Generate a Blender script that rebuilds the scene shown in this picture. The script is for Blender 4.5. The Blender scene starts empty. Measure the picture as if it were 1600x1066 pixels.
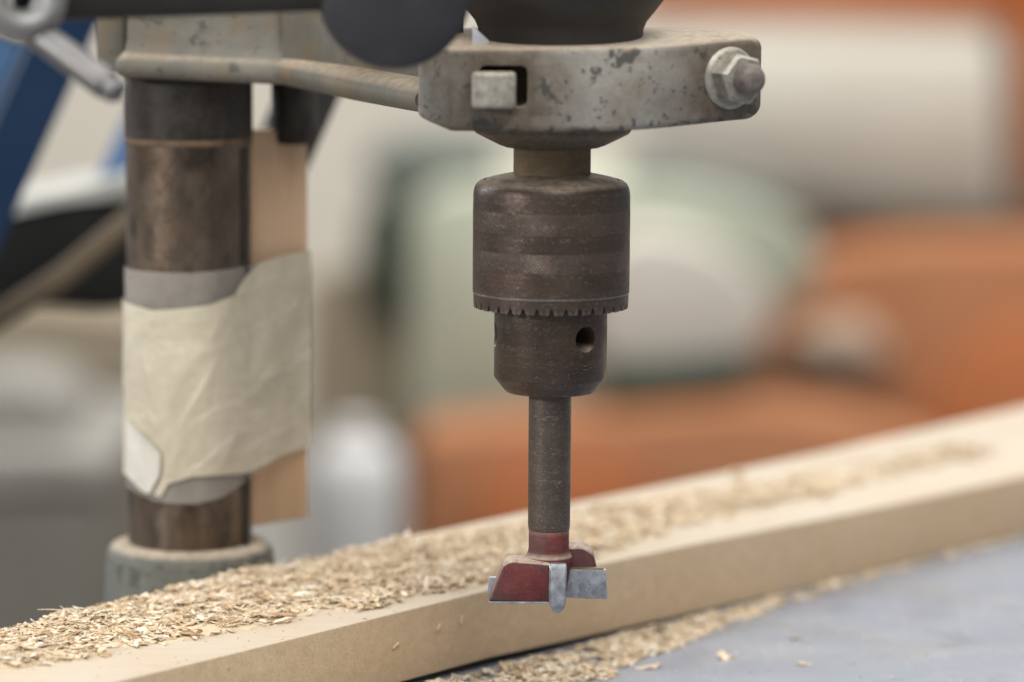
import bpy, bmesh, math, random
import numpy as np
from mathutils import Vector, Matrix, noise as mnoise

random.seed(7)
rng = np.random.default_rng(7)
S = 0.001                                   # everything below is written in millimetres
sc = bpy.context.scene
COL = sc.collection

# ------------------------------------------------------------------ camera
FPX, DIST, PITCH, ROLL = 5644.0, 1200.0, math.radians(7.5), math.radians(0.4)
CAM = Vector((-12.8, -DIST * math.cos(PITCH), DIST * math.sin(PITCH)))
ROT = Matrix.Rotation(math.pi / 2 - PITCH, 3, 'X') @ Matrix.Rotation(ROLL, 3, 'Z')
cd = bpy.data.cameras.new('camera')
cam = bpy.data.objects.new('camera', cd)
COL.objects.link(cam)
cd.sensor_width = 36.0
cd.lens = 127.0
cd.clip_start = 0.02
cd.clip_end = 60.0
cam.matrix_world = Matrix.Translation(CAM * S) @ ROT.to_4x4()
cd.dof.use_dof = True
cd.dof.focus_distance = 1.203
cd.dof.aperture_fstop = 4.6
sc.camera = cam

# ------------------------------------------------------------------ light: workshop ceiling lamps and soft room light
w = bpy.data.worlds.new('World')
sc.world = w
w.use_nodes = True
bg = w.node_tree.nodes['Background']
bg.inputs[0].default_value = (0.93, 0.96, 1.0, 1)
bg.inputs[1].default_value = 0.44


def area(name, loc, target, sx, sy, power, col):
    l = bpy.data.lights.new(name, 'AREA')
    l.shape = 'RECTANGLE'
    l.size, l.size_y, l.energy, l.color = sx, sy, power, col
    o = bpy.data.objects.new(name, l)
    COL.objects.link(o)
    o.location = loc
    o.rotation_euler = (Vector(target) - Vector(loc)).to_track_quat('-Z', 'Y').to_euler()
    return o


area('side_lamp', (-1.45, -1.05, 0.50), (0, 0.0, 0.03), 0.14, 0.14, 18, (1.0, 0.97, 0.93))
area('rim_lamp', (-1.7, 1.3, 0.8), (-0.1, 0.1, 0), 0.7, 0.9, 20, (0.95, 0.97, 1.0))  # added behind left to rim the column and socket; no window there
area('ceiling_lamp', (0.1, -1.0, 1.95), (0.05, 0.1, 0), 1.8, 1.8, 62, (1.0, 0.97, 0.93))
area('ceiling_lamp', (0.9, 1.3, 1.9), (0.15, 0.3, -0.1), 0.6, 1.2, 16, (1.0, 0.985, 0.96))
area('ceiling_lamp', (-0.6, 3.6, 2.4), (-0.3, 4.2, 0), 0.8, 1.6, 80, (1.0, 0.97, 0.92))
area('ceiling_lamp', (1.0, 3.2, 2.4), (0.6, 4.2, 0), 0.8, 1.6, 80, (1.0, 0.97, 0.92))
sc.cycles.max_bounces = 12
sc.cycles.diffuse_bounces = 7
vs = sc.view_settings
vs.view_transform = 'Standard'
vs.look = 'None'
vs.exposure = 0.0
vs.gamma = 1.0


# ------------------------------------------------------------------ measuring helpers (millimetres)
def ray(px, py):
    return ROT @ Vector(((px - 800) / FPX, -(py - 533) / FPX, -1))


def at(px, py, d):
    return CAM + ray(px, py) * d


def ony(px, py, Y):
    v = ray(px, py)
    return CAM + v * ((Y - CAM.y) / v.y)


def onz(px, py, Z):
    v = ray(px, py)
    return CAM + v * ((Z - CAM.z) / v.z)


# ------------------------------------------------------------------ materials
class N:
    """small node-tree writer"""
    def __init__(self, name):
        self.m = bpy.data.materials.new(name)
        self.m.use_nodes = True
        self.t = self.m.node_tree
        self.b = self.t.nodes['Principled BSDF']
        tc = self.t.nodes.new('ShaderNodeTexCoord')
        self.obj = tc.outputs['Object']

    def link(self, a, b):
        self.t.links.new(a, b)

    def mapping(self, sc_=(1, 1, 1), rot=(0, 0, 0), src=None):
        n = self.t.nodes.new('ShaderNodeMapping')
        n.inputs['Scale'].default_value = sc_
        n.inputs['Rotation'].default_value = rot
        self.link(src or self.obj, n.inputs['Vector'])
        return n.outputs[0]

    def noise(self, scale, detail=4, rough=0.55, vec=None, dist=0.0):
        n = self.t.nodes.new('ShaderNodeTexNoise')
        n.inputs['Scale'].default_value = scale
        n.inputs['Detail'].default_value = detail
        n.inputs['Roughness'].default_value = rough
        n.inputs['Distortion'].default_value = dist
        self.link(vec or self.obj, n.inputs['Vector'])
        return n.outputs[0]

    def ramp(self, fac, stops, interp='LINEAR'):
        n = self.t.nodes.new('ShaderNodeValToRGB')
        cr = n.color_ramp
        cr.interpolation = interp
        while len(cr.elements) < len(stops):
            cr.elements.new(0.5)
        for e, (p, c) in zip(cr.elements, stops):
            e.position = p
            e.color = (c, c, c, 1) if isinstance(c, (int, float)) else (*c, 1)
        self.link(fac, n.inputs[0])
        return n.outputs[0]

    def mix(self, fac, a, b, mode='MIX'):
        n = self.t.nodes.new('ShaderNodeMix')
        n.data_type = 'RGBA'
        n.blend_type = mode
        for sock, v in ((n.inputs[0], fac), (n.inputs[6], a), (n.inputs[7], b)):
            if isinstance(v, (int, float)):
                sock.default_value = v
            elif isinstance(v, tuple):
                sock.default_value = (*v, 1)
            else:
                self.link(v, sock)
        return n.outputs[2]

    def math(self, op, a, b=0.0):
        n = self.t.nodes.new('ShaderNodeMath')
        n.operation = op
        for sock, v in ((n.inputs[0], a), (n.inputs[1], b)):
            if isinstance(v, (int, float)):
                sock.default_value = v
            else:
                self.link(v, sock)
        return n.outputs[0]

    def sep(self, src):
        n = self.t.nodes.new('ShaderNodeSeparateXYZ')
        self.link(src, n.inputs[0])
        return n.outputs

    def normal(self):
        n = self.t.nodes.new('ShaderNodeNewGeometry')
        return n.outputs['Normal']

    def island(self):
        n = self.t.nodes.new('ShaderNodeNewGeometry')
        return n.outputs['Random Per Island']

    def edges(self, lo, hi):
        n = self.t.nodes.new('ShaderNodeNewGeometry')
        return self.ramp(n.outputs['Pointiness'], [(lo, 0.0), (hi, 1.0)])

    def bump(self, h, strength, dist=0.0005):
        n = self.t.nodes.new('ShaderNodeBump')
        n.inputs['Strength'].default_value = strength
        n.inputs['Distance'].default_value = dist
        self.link(h, n.inputs['Height'])
        prev = self.b.inputs['Normal']
        if prev.is_linked:
            self.link(prev.links[0].from_socket, n.inputs['Normal'])
        self.link(n.outputs[0], prev)

    def set(self, **k):
        names = {'color': 'Base Color', 'rough': 'Roughness', 'metal': 'Metallic', 'spec': 'Specular IOR Level',
                 'trans': 'Transmission Weight', 'alpha': 'Alpha'}
        for a, v in k.items():
            s = self.b.inputs[names[a]]
            if isinstance(v, (int, float)):
                s.default_value = v
            elif isinstance(v, tuple):
                s.default_value = (*v, 1)
            else:
                self.link(v, s)
        return self

    def dust(self, colour, amount, col=(0.50, 0.41, 0.30), lo=0.55, hi=0.95, scale=300):
        """settled sawdust on faces that look up, broken up by noise"""
        z = self.sep(self.normal())[2]
        up = self.ramp(z, [(lo, 0.0), (hi, 1.0)])
        n = self.ramp(self.noise(scale, 5, 0.7), [(0.3, 0.35), (0.6, 1.0)])
        f = self.math('MULTIPLY', self.math('MULTIPLY', up, n), amount)
        return self.mix(f, colour, col), f


M = {}


def mat_paint(name, base, chipcol, rust, amount=1.0, dust=0.75, lift=0.0, stain=False):
    n = N(name)
    tone = n.noise(35, 5, 0.6)
    c = n.mix(n.ramp(tone, [(0.3, 0.0), (0.7, 1.0)]), tuple(x * 0.74 for x in base), tuple(min(1, x * 1.15) for x in base))
    speck = n.ramp(n.noise(1500, 3, 0.7), [(0.35, 0.9), (0.65, 1.05)])
    c = n.mix(1.0, c, speck, 'MULTIPLY')
    gr_ = n.ramp(n.noise(22, 6, 0.65, dist=0.3), [(0.42, 0.0), (0.70, 0.6 if not stain else 0.25)])
    c = n.mix(gr_, c, (0.115, 0.098, 0.072))
    rm = n.ramp(n.noise(40, 6, 0.65, dist=0.4), [(0.50, 0.0), (0.66, 0.8 * amount)])
    c = n.mix(rm, c, rust)
    big = n.ramp(n.noise(100, 6, 0.68), [(0.585 + lift, 0.0), (0.62 + lift, 0.85 * amount)])
    if stain:
        # oily brown stains round the square bolt head and at the nut end
        sx, sy, sz = n.sep(n.obj)
        wob = n.math('MULTIPLY', n.math('SUBTRACT', n.noise(90, 5, 0.6), 0.5), 0.022)
        xx = n.math('ADD', sx, wob)
        a_ = n.math('SUBTRACT', 1.0, n.math('MINIMUM', n.math('ABSOLUTE', n.math('DIVIDE', n.math('ADD', xx, 0.016), 0.030)), 1.0))
        b_ = n.math('SUBTRACT', 1.0, n.math('MINIMUM', n.math('ABSOLUTE', n.math('DIVIDE', n.math('SUBTRACT', xx, 0.060), 0.032)), 1.0))
        sm = n.ramp(n.math('MAXIMUM', a_, b_), [(0.05, 0.0), (0.7, 0.85)])
        sm = n.math('MULTIPLY', sm, n.ramp(n.noise(160, 5, 0.7), [(0.25, 0.55), (0.6, 1.0)]))
        c = n.mix(sm, c, (0.082, 0.054, 0.030))
        # paint knocked off along the lower rim
        rim = n.math('SUBTRACT', 1.0, n.math('MINIMUM', n.math('ABSOLUTE', n.math('DIVIDE', n.math('SUBTRACT', sz, 0.0725), 0.009)), 1.0))
        rimc = n.ramp(n.math('ADD', n.noise(190, 5, 0.65), n.math('MULTIPLY', rim, 0.13)), [(0.66, 0.0), (0.69, 0.85)])
        big = n.math('MAXIMUM', big, rimc)
    fine = n.ramp(n.noise(360, 5, 0.65), [(0.61 + lift, 0.0), (0.65 + lift, 0.8 * amount)])
    ch = n.math('MAXIMUM', big, fine)
    c = n.mix(ch, c, chipcol)
    c, f = n.dust(c, dust)
    n.set(color=c, rough=0.72, metal=0.0, spec=0.3)
    n.bump(ch, -0.35, 0.0006)
    n.bump(n.noise(700, 5, 0.65), 0.16, 0.0005)
    n.bump(n.noise(120, 4, 0.6), 0.25, 0.002)
    return n.m


M['paint'] = mat_paint('chipped_grey_paint', (0.315, 0.30, 0.268), (0.055, 0.053, 0.05), (0.19, 0.135, 0.078), stain=True)
M['casting'] = mat_paint('dusty_grey_casting', (0.150, 0.142, 0.120), (0.06, 0.06, 0.05), (0.17, 0.12, 0.068), 0.95, 0.85, 0.02)
M['socket'] = mat_paint('worn_green_grey_paint', (0.135, 0.14, 0.12), (0.05, 0.055, 0.05), (0.17, 0.15, 0.12), 0.8, 0.95, -0.03)


def mat_steel(name, base, rust, rough=0.45, metal=0.55, bands=0.0, knurl=False, dust=0.8, streak='H', light=(0.30, 0.26, 0.23), gritty=0.5):
    n = N(name)
    tone = n.noise(70, 6, 0.65)
    c = n.mix(n.ramp(tone, [(0.3, 0.0), (0.7, 1.0)]), tuple(x * 0.72 for x in base), tuple(x * 1.25 for x in base))
    rm = n.ramp(n.noise(38, 6, 0.7, vec=n.mapping((1, 1, 2.2) if streak == 'H' else (1.5, 1.5, 0.6))), [(0.42, 0.0), (0.68, 0.85)])
    c = n.mix(rm, c, rust)
    if streak == 'V':
        bl_ = n.ramp(n.noise(42, 5, 0.6, vec=n.mapping((1.3, 1.3, 0.7))), [(0.40, 0.0), (0.60, 0.8)])
        c = n.mix(bl_, c, tuple(x * 1.7 for x in base))
        dk_ = n.ramp(n.noise(58, 5, 0.62, vec=n.mapping((1.2, 1.2, 0.6), (0.4, 0, 0))), [(0.50, 0.0), (0.66, 0.85)])
        c = n.mix(dk_, c, tuple(x * 0.35 for x in base))
    st = n.ramp(n.noise(1.0, 3, 0.6, vec=n.mapping((25, 25, 2600) if streak == 'H' else (900, 900, 18))), [(0.3, 0.86), (0.7, 1.14)])
    c = n.mix(0.8, c, st, 'MULTIPLY')
    # rubbed bright scuffs in rows along the turning marks
    row = n.ramp(n.noise(1.0, 3, 0.6, vec=n.mapping((5, 5, 330))), [(0.46, 0.0), (0.58, 1.0)])
    sp = n.ramp(n.noise(1.0, 4, 0.8, vec=n.mapping((520, 520, 1400))), [(0.52, 0.0), (0.68, 0.6)])
    c = n.mix(n.math('MULTIPLY', n.math('MULTIPLY', sp, row), 0.65 if streak == 'H' else 0.12), c, light)
    grit = n.ramp(n.noise(1300, 3, 0.8), [(0.60, 0.0), (0.70, gritty)])
    c = n.mix(grit, c, (0.34, 0.27, 0.21))
    if dust:
        c, f = n.dust(c, dust, (0.46, 0.375, 0.285), 0.45, 0.8)
    r = n.ramp(n.noise(90, 5, 0.7), [(0.3, rough - 0.1), (0.7, rough + 0.2)])
    n.set(color=c, rough=r, metal=n.math('MULTIPLY', n.math('SUBTRACT', 1.0, f), metal) if dust else metal, spec=0.4)
    n.bump(n.noise(1.0, 4, 0.6, vec=n.mapping((40, 40, 2400) if streak == 'H' else (900, 900, 40))), 0.10, 0.0003)
    n.bump(n.noise(700, 5, 0.7), 0.3, 0.0005)
    return n, c


n, _ = mat_steel('rusty_dark_steel', (0.059, 0.043, 0.035), (0.080, 0.048, 0.032), 0.36, 0.5)
M['chuck'] = n.m
n, _ = mat_steel('dirty_spindle_steel', (0.14, 0.105, 0.07), (0.21, 0.14, 0.075), 0.65, 0.2, dust=0.5)
n.set(color=n.mix(n.ramp(n.noise(420, 5, 0.75), [(0.50, 0.0), (0.66, 0.7)]), _, (0.20, 0.145, 0.09)))
n.bump(n.noise(260, 5, 0.7), 0.6, 0.0012)
M['spindle'] = n.m
n, _ = mat_steel('bit_shank_steel', (0.095, 0.076, 0.063), (0.085, 0.062, 0.048), 0.40, 0.5, light=(0.4, 0.36, 0.32), gritty=0.75)
M['shank'] = n.m
n, _ = mat_steel('brown_column_steel', (0.105, 0.080, 0.060), (0.13, 0.085, 0.052), 0.30, 0.7, streak='V', dust=0.5)
M['column'] = n.m
n, _ = mat_steel('black_sleeve_steel', (0.026, 0.022, 0.019), (0.034, 0.027, 0.021), 0.6, 0.3, streak='V', dust=0.5)
M['sleeve'] = n.m
n, _ = mat_steel('greasy_collar_steel', (0.10, 0.085, 0.068), (0.12, 0.095, 0.07), 0.6, 0.3, dust=0.3)
n.set(color=n.mix(n.ramp(n.noise(420, 5, 0.75), [(0.50, 0.0), (0.66, 0.7)]), _, (0.20, 0.145, 0.09)))
n.bump(n.noise(260, 5, 0.7), 0.6, 0.0012)
M['collar'] = n.m

# knurled band on the chuck
n, _ = mat_steel('knurled_dark_steel', (0.059, 0.043, 0.035), (0.080, 0.048, 0.032), 0.36, 0.5)
wv = n.t.nodes.new('ShaderNodeTexWave')
wv.wave_type, wv.bands_direction = 'BANDS', 'X'
uv = n.t.nodes.new('ShaderNodeUVMap')
wv.inputs['Scale'].default_value = 1.0
wv.inputs['Distortion'].default_value = 0.6
wv.inputs['Detail'].default_value = 1.0
n.link(n.mapping((3.9, 3.9, 1), (0, 0, math.radians(32)), src=uv.outputs[0]), wv.inputs['Vector'])
worn = n.ramp(n.noise(60, 4, 0.6), [(0.32, 0.35), (0.56, 1.0)])
n.bump(n.math('MULTIPLY', wv.outputs[1], worn), 0.4, 0.0004)
base_in = n.b.inputs['Base Color'].links[0].from_socket
n.set(color=n.mix(n.math('MULTIPLY', n.math('MULTIPLY', n.ramp(wv.outputs[1], [(0.72, 0.0), (0.95, 1.0)]), worn), 0.26), base_in, (0.36, 0.31, 0.27)))
M['knurl'] = n.m

n, c = mat_steel('worn_gear_steel', (0.059, 0.043, 0.035), (0.080, 0.048, 0.032), 0.36, 0.5)
n.set(color=n.mix(n.math('MULTIPLY', n.edges(0.55, 0.64), n.ramp(n.noise(220, 4, 0.7), [(0.30, 0.2), (0.6, 1.0)])), c, (0.34, 0.30, 0.28)))
M['gear'] = n.m
n, c = mat_steel('rubbed_bright_steel', (0.20, 0.19, 0.19), (0.11, 0.08, 0.065), 0.35, 0.7, dust=0)
M['brightedge'] = n.m

# red bit paint
n = N('worn_red_paint')
c = n.mix(n.ramp(n.noise(160, 5, 0.6), [(0.3, 0.0), (0.7, 1.0)]), (0.066, 0.012, 0.012), (0.135, 0.022, 0.020))
wear = n.ramp(n.noise(1.0, 6, 0.75, vec=n.mapping((260, 260, 800))), [(0.52, 0.0), (0.68, 0.7)])
c = n.mix(wear, c, (0.085, 0.062, 0.056))
c = n.mix(n.ramp(n.noise(60, 4, 0.6), [(0.45, 0.0), (0.7, 0.7)]), c, (0.07, 0.045, 0.042))
c = n.mix(n.ramp(n.noise(1500, 4, 0.8), [(0.60, 0.0), (0.72, 0.35)]), c, (0.36, 0.29, 0.24))
c = n.mix(n.math('MULTIPLY', n.edges(0.56, 0.66), n.ramp(n.noise(300, 4, 0.7), [(0.40, 0.0), (0.65, 0.8)])), c, (0.22, 0.19, 0.18))
c, f = n.dust(c, 0.95, (0.50, 0.415, 0.325), 0.25, 0.55, 500)
n.set(color=c, rough=0.6, spec=0.35)
n.bump(n.noise(900, 5, 0.7), 0.25, 0.0004)
M['red'] = n.m

n = N('ground_carbide')
c = n.mix(n.ramp(n.noise(250, 5, 0.7), [(0.35, 0.0), (0.7, 1.0)]), (0.20, 0.21, 0.225), (0.46, 0.48, 0.52))
c = n.mix(n.ramp(n.noise(700, 4, 0.7), [(0.58, 0.0), (0.68, 0.7)]), c, (0.16, 0.14, 0.12))
n.set(color=c, rough=0.42, metal=0.55)
n.bump(n.noise(1.0, 3, 0.6, vec=n.mapping((900, 900, 80))), 0.15, 0.0003)
M['carbide'] = n.m

n = N('dull_zinc')
c = n.mix(n.ramp(n.noise(260, 5, 0.65), [(0.35, 0.0), (0.65, 1.0)]), (0.24, 0.225, 0.19), (0.44, 0.42, 0.36))
c = n.mix(n.ramp(n.noise(420, 5, 0.7), [(0.56, 0.0), (0.66, 0.8)]), c, (0.13, 0.115, 0.095))
c, f = n.dust(c, 0.6)
n.set(color=c, rough=0.55, metal=0.45)
n.bump(n.noise(900, 5, 0.7), 0.25, 0.0004)
M['zinc'] = n.m

n = N('rusty_bolt_end')
c = n.mix(n.ramp(n.noise(500, 5, 0.7), [(0.35, 0.0), (0.65, 1.0)]), (0.12, 0.10, 0.09), (0.24, 0.205, 0.185))
n.set(color=c, rough=0.7, metal=0.25)
n.bump(n.noise(1200, 4, 0.7), 0.5, 0.0005)
M['bolt'] = n.m


def mat_plain(name, a, b, scale=40, rough=0.6, metal=0.0, bump=0.1, spec=0.4, dust=0.0):
    n = N(name)
    c = n.mix(n.ramp(n.noise(scale, 5, 0.6), [(0.3, 0.0), (0.7, 1.0)]), a, b)
    if dust:
        c, f = n.dust(c, dust)
    n.set(color=c, rough=rough, metal=metal, spec=spec)
    if bump:
        n.bump(n.noise(scale * 12, 4, 0.6), bump, 0.0006)
    return n.m


M['rustring'] = mat_plain('orange_rust', (0.06, 0.042, 0.028), (0.15, 0.095, 0.052), 120, 0.8)
M['black'] = mat_plain('black_drill_housing', (0.020, 0.018, 0.017), (0.035, 0.031, 0.028), 60, 0.55, dust=0.25)
M['hub'] = mat_plain('dark_grey_hub', (0.014, 0.0145, 0.018), (0.034, 0.035, 0.041), 28, 0.5, 0.2)
M['lever'] = mat_plain('blackened_lever_steel', (0.018, 0.016, 0.015), (0.03, 0.027, 0.025), 30, 0.5, 0.3)
M['eye'] = mat_plain('light_grey_eye_steel', (0.20, 0.20, 0.195), (0.30, 0.297, 0.288), 60, 0.45, 0.4)
M['rod'] = mat_plain('bright_rod_steel', (0.115, 0.11, 0.108), (0.20, 0.195, 0.195), 90, 0.42, 0.6)
M['tab'] = mat_plain('pale_metal_tab', (0.42, 0.43, 0.46), (0.55, 0.56, 0.60), 120, 0.4, 0.3)
M['blackbar'] = mat_plain('black_bar_paint', (0.012, 0.012, 0.012), (0.022, 0.021, 0.02), 60, 0.6)

M['braze'] = mat_plain('dull_braze_metal', (0.16, 0.11, 0.06), (0.27, 0.19, 0.10), 300, 0.5, 0.5)

# wood
n = N('pale_planed_board')
g = n.noise(1.0, 5, 0.6, vec=n.mapping((14, 300, 300), (0, 0, math.radians(-49.6))))
c = n.mix(n.ramp(g, [(0.3, 0.0), (0.7, 1.0)]), (0.52, 0.395, 0.26), (0.63, 0.49, 0.335))
fg = n.noise(1.0, 3, 0.6, vec=n.mapping((30, 1500, 1500), (0, 0, math.radians(-49.6))))
c = n.mix(1.0, c, n.ramp(fg, [(0.3, 0.86), (0.7, 1.1)]), 'MULTIPLY')
c = n.mix(n.ramp(n.noise(9, 4, 0.6), [(0.35, 0.0), (0.68, 0.45)]), c, (0.45, 0.30, 0.17))
c = n.mix(1.0, c, n.ramp(n.noise(1300, 3, 0.7), [(0.3, 0.88), (0.65, 1.05)]), 'MULTIPLY')
c = n.mix(n.ramp(n.noise(210, 4, 0.65), [(0.68, 0.0), (0.73, 0.45)]), c, (0.30, 0.19, 0.11))
# upward faces mixed towards a paler, greyer tone, unevenly
z = n.sep(n.normal())[2]
c = n.mix(n.math('MULTIPLY', n.ramp(z, [(0.75, 0.0), (0.97, 1.0)]), n.ramp(n.noise(25, 5, 0.6), [(0.3, 0.45), (0.65, 0.8)])), c, (0.55, 0.495, 0.41))
n.set(color=c, rough=0.72, spec=0.25)
n.bump(n.noise(900, 5, 0.7), 0.2, 0.0004)
M['board'] = n.m


def mat_chips(name, stops):
    n = N(name)
    c = n.ramp(n.island(), stops)
    c = n.mix(1.0, c, n.ramp(n.noise(500, 3, 0.6), [(0.3, 0.8), (0.65, 1.1)]), 'MULTIPLY')
    c = n.mix(n.ramp(n.noise(85, 4, 0.7), [(0.56, 0.0), (0.70, 0.45)]), c, (0.42, 0.285, 0.155))
    n.set(color=c, rough=0.8, spec=0.2)
    tr = n.t.nodes.new('ShaderNodeBsdfTranslucent')
    n.link(c, tr.inputs[0])
    mx = n.t.nodes.new('ShaderNodeMixShader')
    mx.inputs[0].default_value = 0.06
    n.link(n.b.outputs[0], mx.inputs[1])
    n.link(tr.outputs[0], mx.inputs[2])
    n.link(mx.outputs[0], n.t.nodes['Material Output'].inputs[0])
    n.bump(n.noise(1.0, 3, 0.6, vec=n.mapping((1500, 1500, 1500))), 0.3, 0.0003)
    return n.m


M['chips'] = mat_chips('sawdust_chips', [(0.0, (0.36, 0.21, 0.105)), (0.05, (0.54, 0.375, 0.215)), (0.20, (0.72, 0.56, 0.37)),
                                         (0.60, (0.81, 0.665, 0.48)), (0.86, (0.87, 0.76, 0.595)), (1.0, (0.90, 0.83, 0.70))])
M['splinter'] = mat_plain('brown_splinter_wood', (0.40, 0.25, 0.14), (0.58, 0.41, 0.26), 400, 0.8)
M['dustbed'] = mat_plain('fine_sawdust', (0.66, 0.52, 0.345), (0.78, 0.65, 0.47), 260, 0.9, 0, 0.7, 0.1)

n = N('worn_grey_table_paint')
c = n.mix(n.ramp(n.noise(7, 5, 0.6), [(0.3, 0.0), (0.7, 1.0)]), (0.18, 0.195, 0.235), (0.25, 0.268, 0.315))
c = n.mix(n.ramp(n.noise(1.0, 5, 0.7, vec=n.mapping((90, 18, 1), (0, 0, 0.7))), [(0.55, 0.0), (0.75, 0.35)]), c, (0.38, 0.385, 0.41))
c = n.mix(n.ramp(n.noise(700, 4, 0.75), [(0.62, 0.0), (0.72, 0.35)]), c, (0.52, 0.46, 0.38))
sc1 = n.ramp(n.noise(1.0, 2, 0.5, vec=n.mapping((900, 12, 1), (0, 0, 0.35))), [(0.66, 0.0), (0.72, 0.5)])
sc2 = n.ramp(n.noise(1.0, 2, 0.5, vec=n.mapping((14, 1100, 1), (0, 0, -0.5))), [(0.67, 0.0), (0.73, 0.5)])
c = n.mix(n.math('MAXIMUM', sc1, sc2), c, (0.36, 0.37, 0.40))
c = n.mix(n.ramp(n.noise(16, 6, 0.7), [(0.48, 0.0), (0.70, 0.55)]), c, (0.33, 0.315, 0.29))
c = n.mix(n.ramp(n.noise(26, 5, 0.65, dist=1.0), [(0.56, 0.0), (0.66, 0.45)]), c, (0.11, 0.118, 0.14))
n.set(color=c, rough=n.ramp(n.noise(30, 5, 0.6), [(0.3, 0.30), (0.7, 0.58)]), spec=0.45)
n.bump(n.noise(500, 5, 0.7), 0.12, 0.0004)
M['table'] = n.m

n = N('tan_wood_strip')
g = n.noise(1.0, 4, 0.6, vec=n.mapping((120, 120, 9)))
n.set(color=n.mix(n.ramp(g, [(0.3, 0.0), (0.7, 1.0)]), (0.54, 0.36, 0.22), (0.65, 0.455, 0.295)), rough=0.7, spec=0.25)
M['strip'] = n.m


def mat_tape(name, a, b, alpha):
    n = N(name)
    c = n.mix(n.ramp(n.noise(40, 5, 0.6), [(0.3, 0.0), (0.7, 1.0)]), a, b)
    c = n.mix(n.ramp(n.noise(1.0, 4, 0.6, vec=n.mapping((60, 60, 25), (0, 0.6, 0))), [(0.55, 0.0), (0.75, 0.5)]), c, tuple(x * 0.8 for x in a))
    n.set(color=c, rough=0.5, spec=0.35, alpha=n.ramp(n.noise(55, 5, 0.6), [(0.3, alpha - 0.12), (0.7, min(1.0, alpha + 0.10))]))
    n.bump(n.noise(1.0, 4, 0.6, vec=n.mapping((120, 120, 40), (0, math.radians(50), 0))), 0.35, 0.0015)
    n.bump(n.noise(90, 4, 0.6), 0.25, 0.0015)
    n.bump(n.noise(1500, 3, 0.6), 0.12, 0.0003)
    return n.m


M['tape'] = mat_tape('masking_tape', (0.58, 0.52, 0.395), (0.68, 0.625, 0.50), 0.78)
M['tape_white'] = mat_tape('white_tape_back', (0.66, 0.63, 0.56), (0.72, 0.69, 0.62), 0.9)
M['tape_grey'] = mat_tape('thin_tape_over_steel', (0.42, 0.39, 0.34), (0.52, 0.48, 0.43), 0.30)

M['blue'] = mat_plain('blue_machine_paint', (0.006, 0.020, 0.050), (0.010, 0.028, 0.066), 20, 0.5, spec=0.2)
M['blue_light'] = mat_plain('light_blue_machine_paint', (0.06, 0.12, 0.235), (0.08, 0.15, 0.28), 20, 0.5, spec=0.2)
M['darkpan'] = mat_plain('dark_machine_iron', (0.006, 0.006, 0.006), (0.012, 0.012, 0.011), 20, 0.7, spec=0.15)
M['paleiron'] = mat_plain('pale_machined_iron', (0.40, 0.40, 0.37), (0.52, 0.51, 0.47), 20, 0.45, 0.2)
M['stick'] = mat_plain('dull_brown_wood', (0.11, 0.08, 0.05), (0.16, 0.12, 0.075), 30, 0.7)
M['wall'] = mat_plain('cream_wall_paint', (0.56, 0.52, 0.45), (0.62, 0.58, 0.51), 1.5, 0.85)
M['floor'] = mat_plain('grey_concrete', (0.22, 0.215, 0.20), (0.30, 0.29, 0.27), 2, 0.8)
M['orange'] = mat_plain('orange_stained_wood', (0.37, 0.110, 0.030), (0.44, 0.14, 0.042), 2.5, 0.55)
M['orange_dull'] = mat_plain('dull_orange_wood', (0.33, 0.132, 0.054), (0.39, 0.16, 0.068), 2.5, 0.6)
M['cream'] = mat_plain('cream_cardboard', (0.50, 0.475, 0.415), (0.57, 0.54, 0.475), 3, 0.8)
M['green'] = mat_plain('pale_green_machine_paint', (0.42, 0.445, 0.345), (0.49, 0.51, 0.405), 3, 0.55)
M['green_mid'] = mat_plain('grey_green_machine_paint', (0.32, 0.345, 0.27), (0.38, 0.40, 0.32), 3, 0.55)
M['green_dark'] = mat_plain('dark_green_machine_paint', (0.022, 0.034, 0.020), (0.04, 0.055, 0.033), 3, 0.6)
M['teal_dark'] = mat_plain('dark_grey_green_motor_paint', (0.11, 0.125, 0.11), (0.15, 0.165, 0.145), 3, 0.55)
M['tan'] = mat_plain('brown_hardboard', (0.25, 0.205, 0.14), (0.31, 0.255, 0.18), 3, 0.75)
M['white'] = mat_plain('white_plastic', (0.52, 0.515, 0.51), (0.60, 0.595, 0.59), 5, 0.45)
M['rag'] = mat_plain('grey_cloth', (0.33, 0.235, 0.17), (0.40, 0.30, 0.225), 12, 0.9)
M['brown_dark'] = mat_plain('dark_brown_wood', (0.07, 0.052, 0.038), (0.11, 0.085, 0.06), 5, 0.6)
M['greybox'] = mat_plain('grey_cabinet_paint', (0.115, 0.107, 0.09), (0.155, 0.146, 0.125), 4, 0.6)
M['greytop'] = mat_plain('pale_grey_cabinet_top', (0.21, 0.20, 0.178), (0.27, 0.258, 0.232), 4, 0.6)


# ------------------------------------------------------------------ mesh helpers (mm in, metres out)
def make(name, bm, m, parent=None, smooth=35, loc=None, kind=None):
    bmesh.ops.recalc_face_normals(bm, faces=bm.faces)
    for v in bm.verts:
        v.co *= S
    me = bpy.data.meshes.new(name)
    bm.to_mesh(me)
    bm.free()
    if smooth:
        me.shade_smooth()
        me.set_sharp_from_angle(angle=math.radians(smooth))
    me.materials.append(M[m] if isinstance(m, str) else m)
    o = bpy.data.objects.new(name, me)
    COL.objects.link(o)
    if parent:
        o.parent = parent
        o.matrix_parent_inverse = Matrix.Translation(-parent.matrix_world.translation) if parent.type == 'EMPTY' else Matrix()
    if kind:
        o['kind'] = kind
    return o


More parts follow.
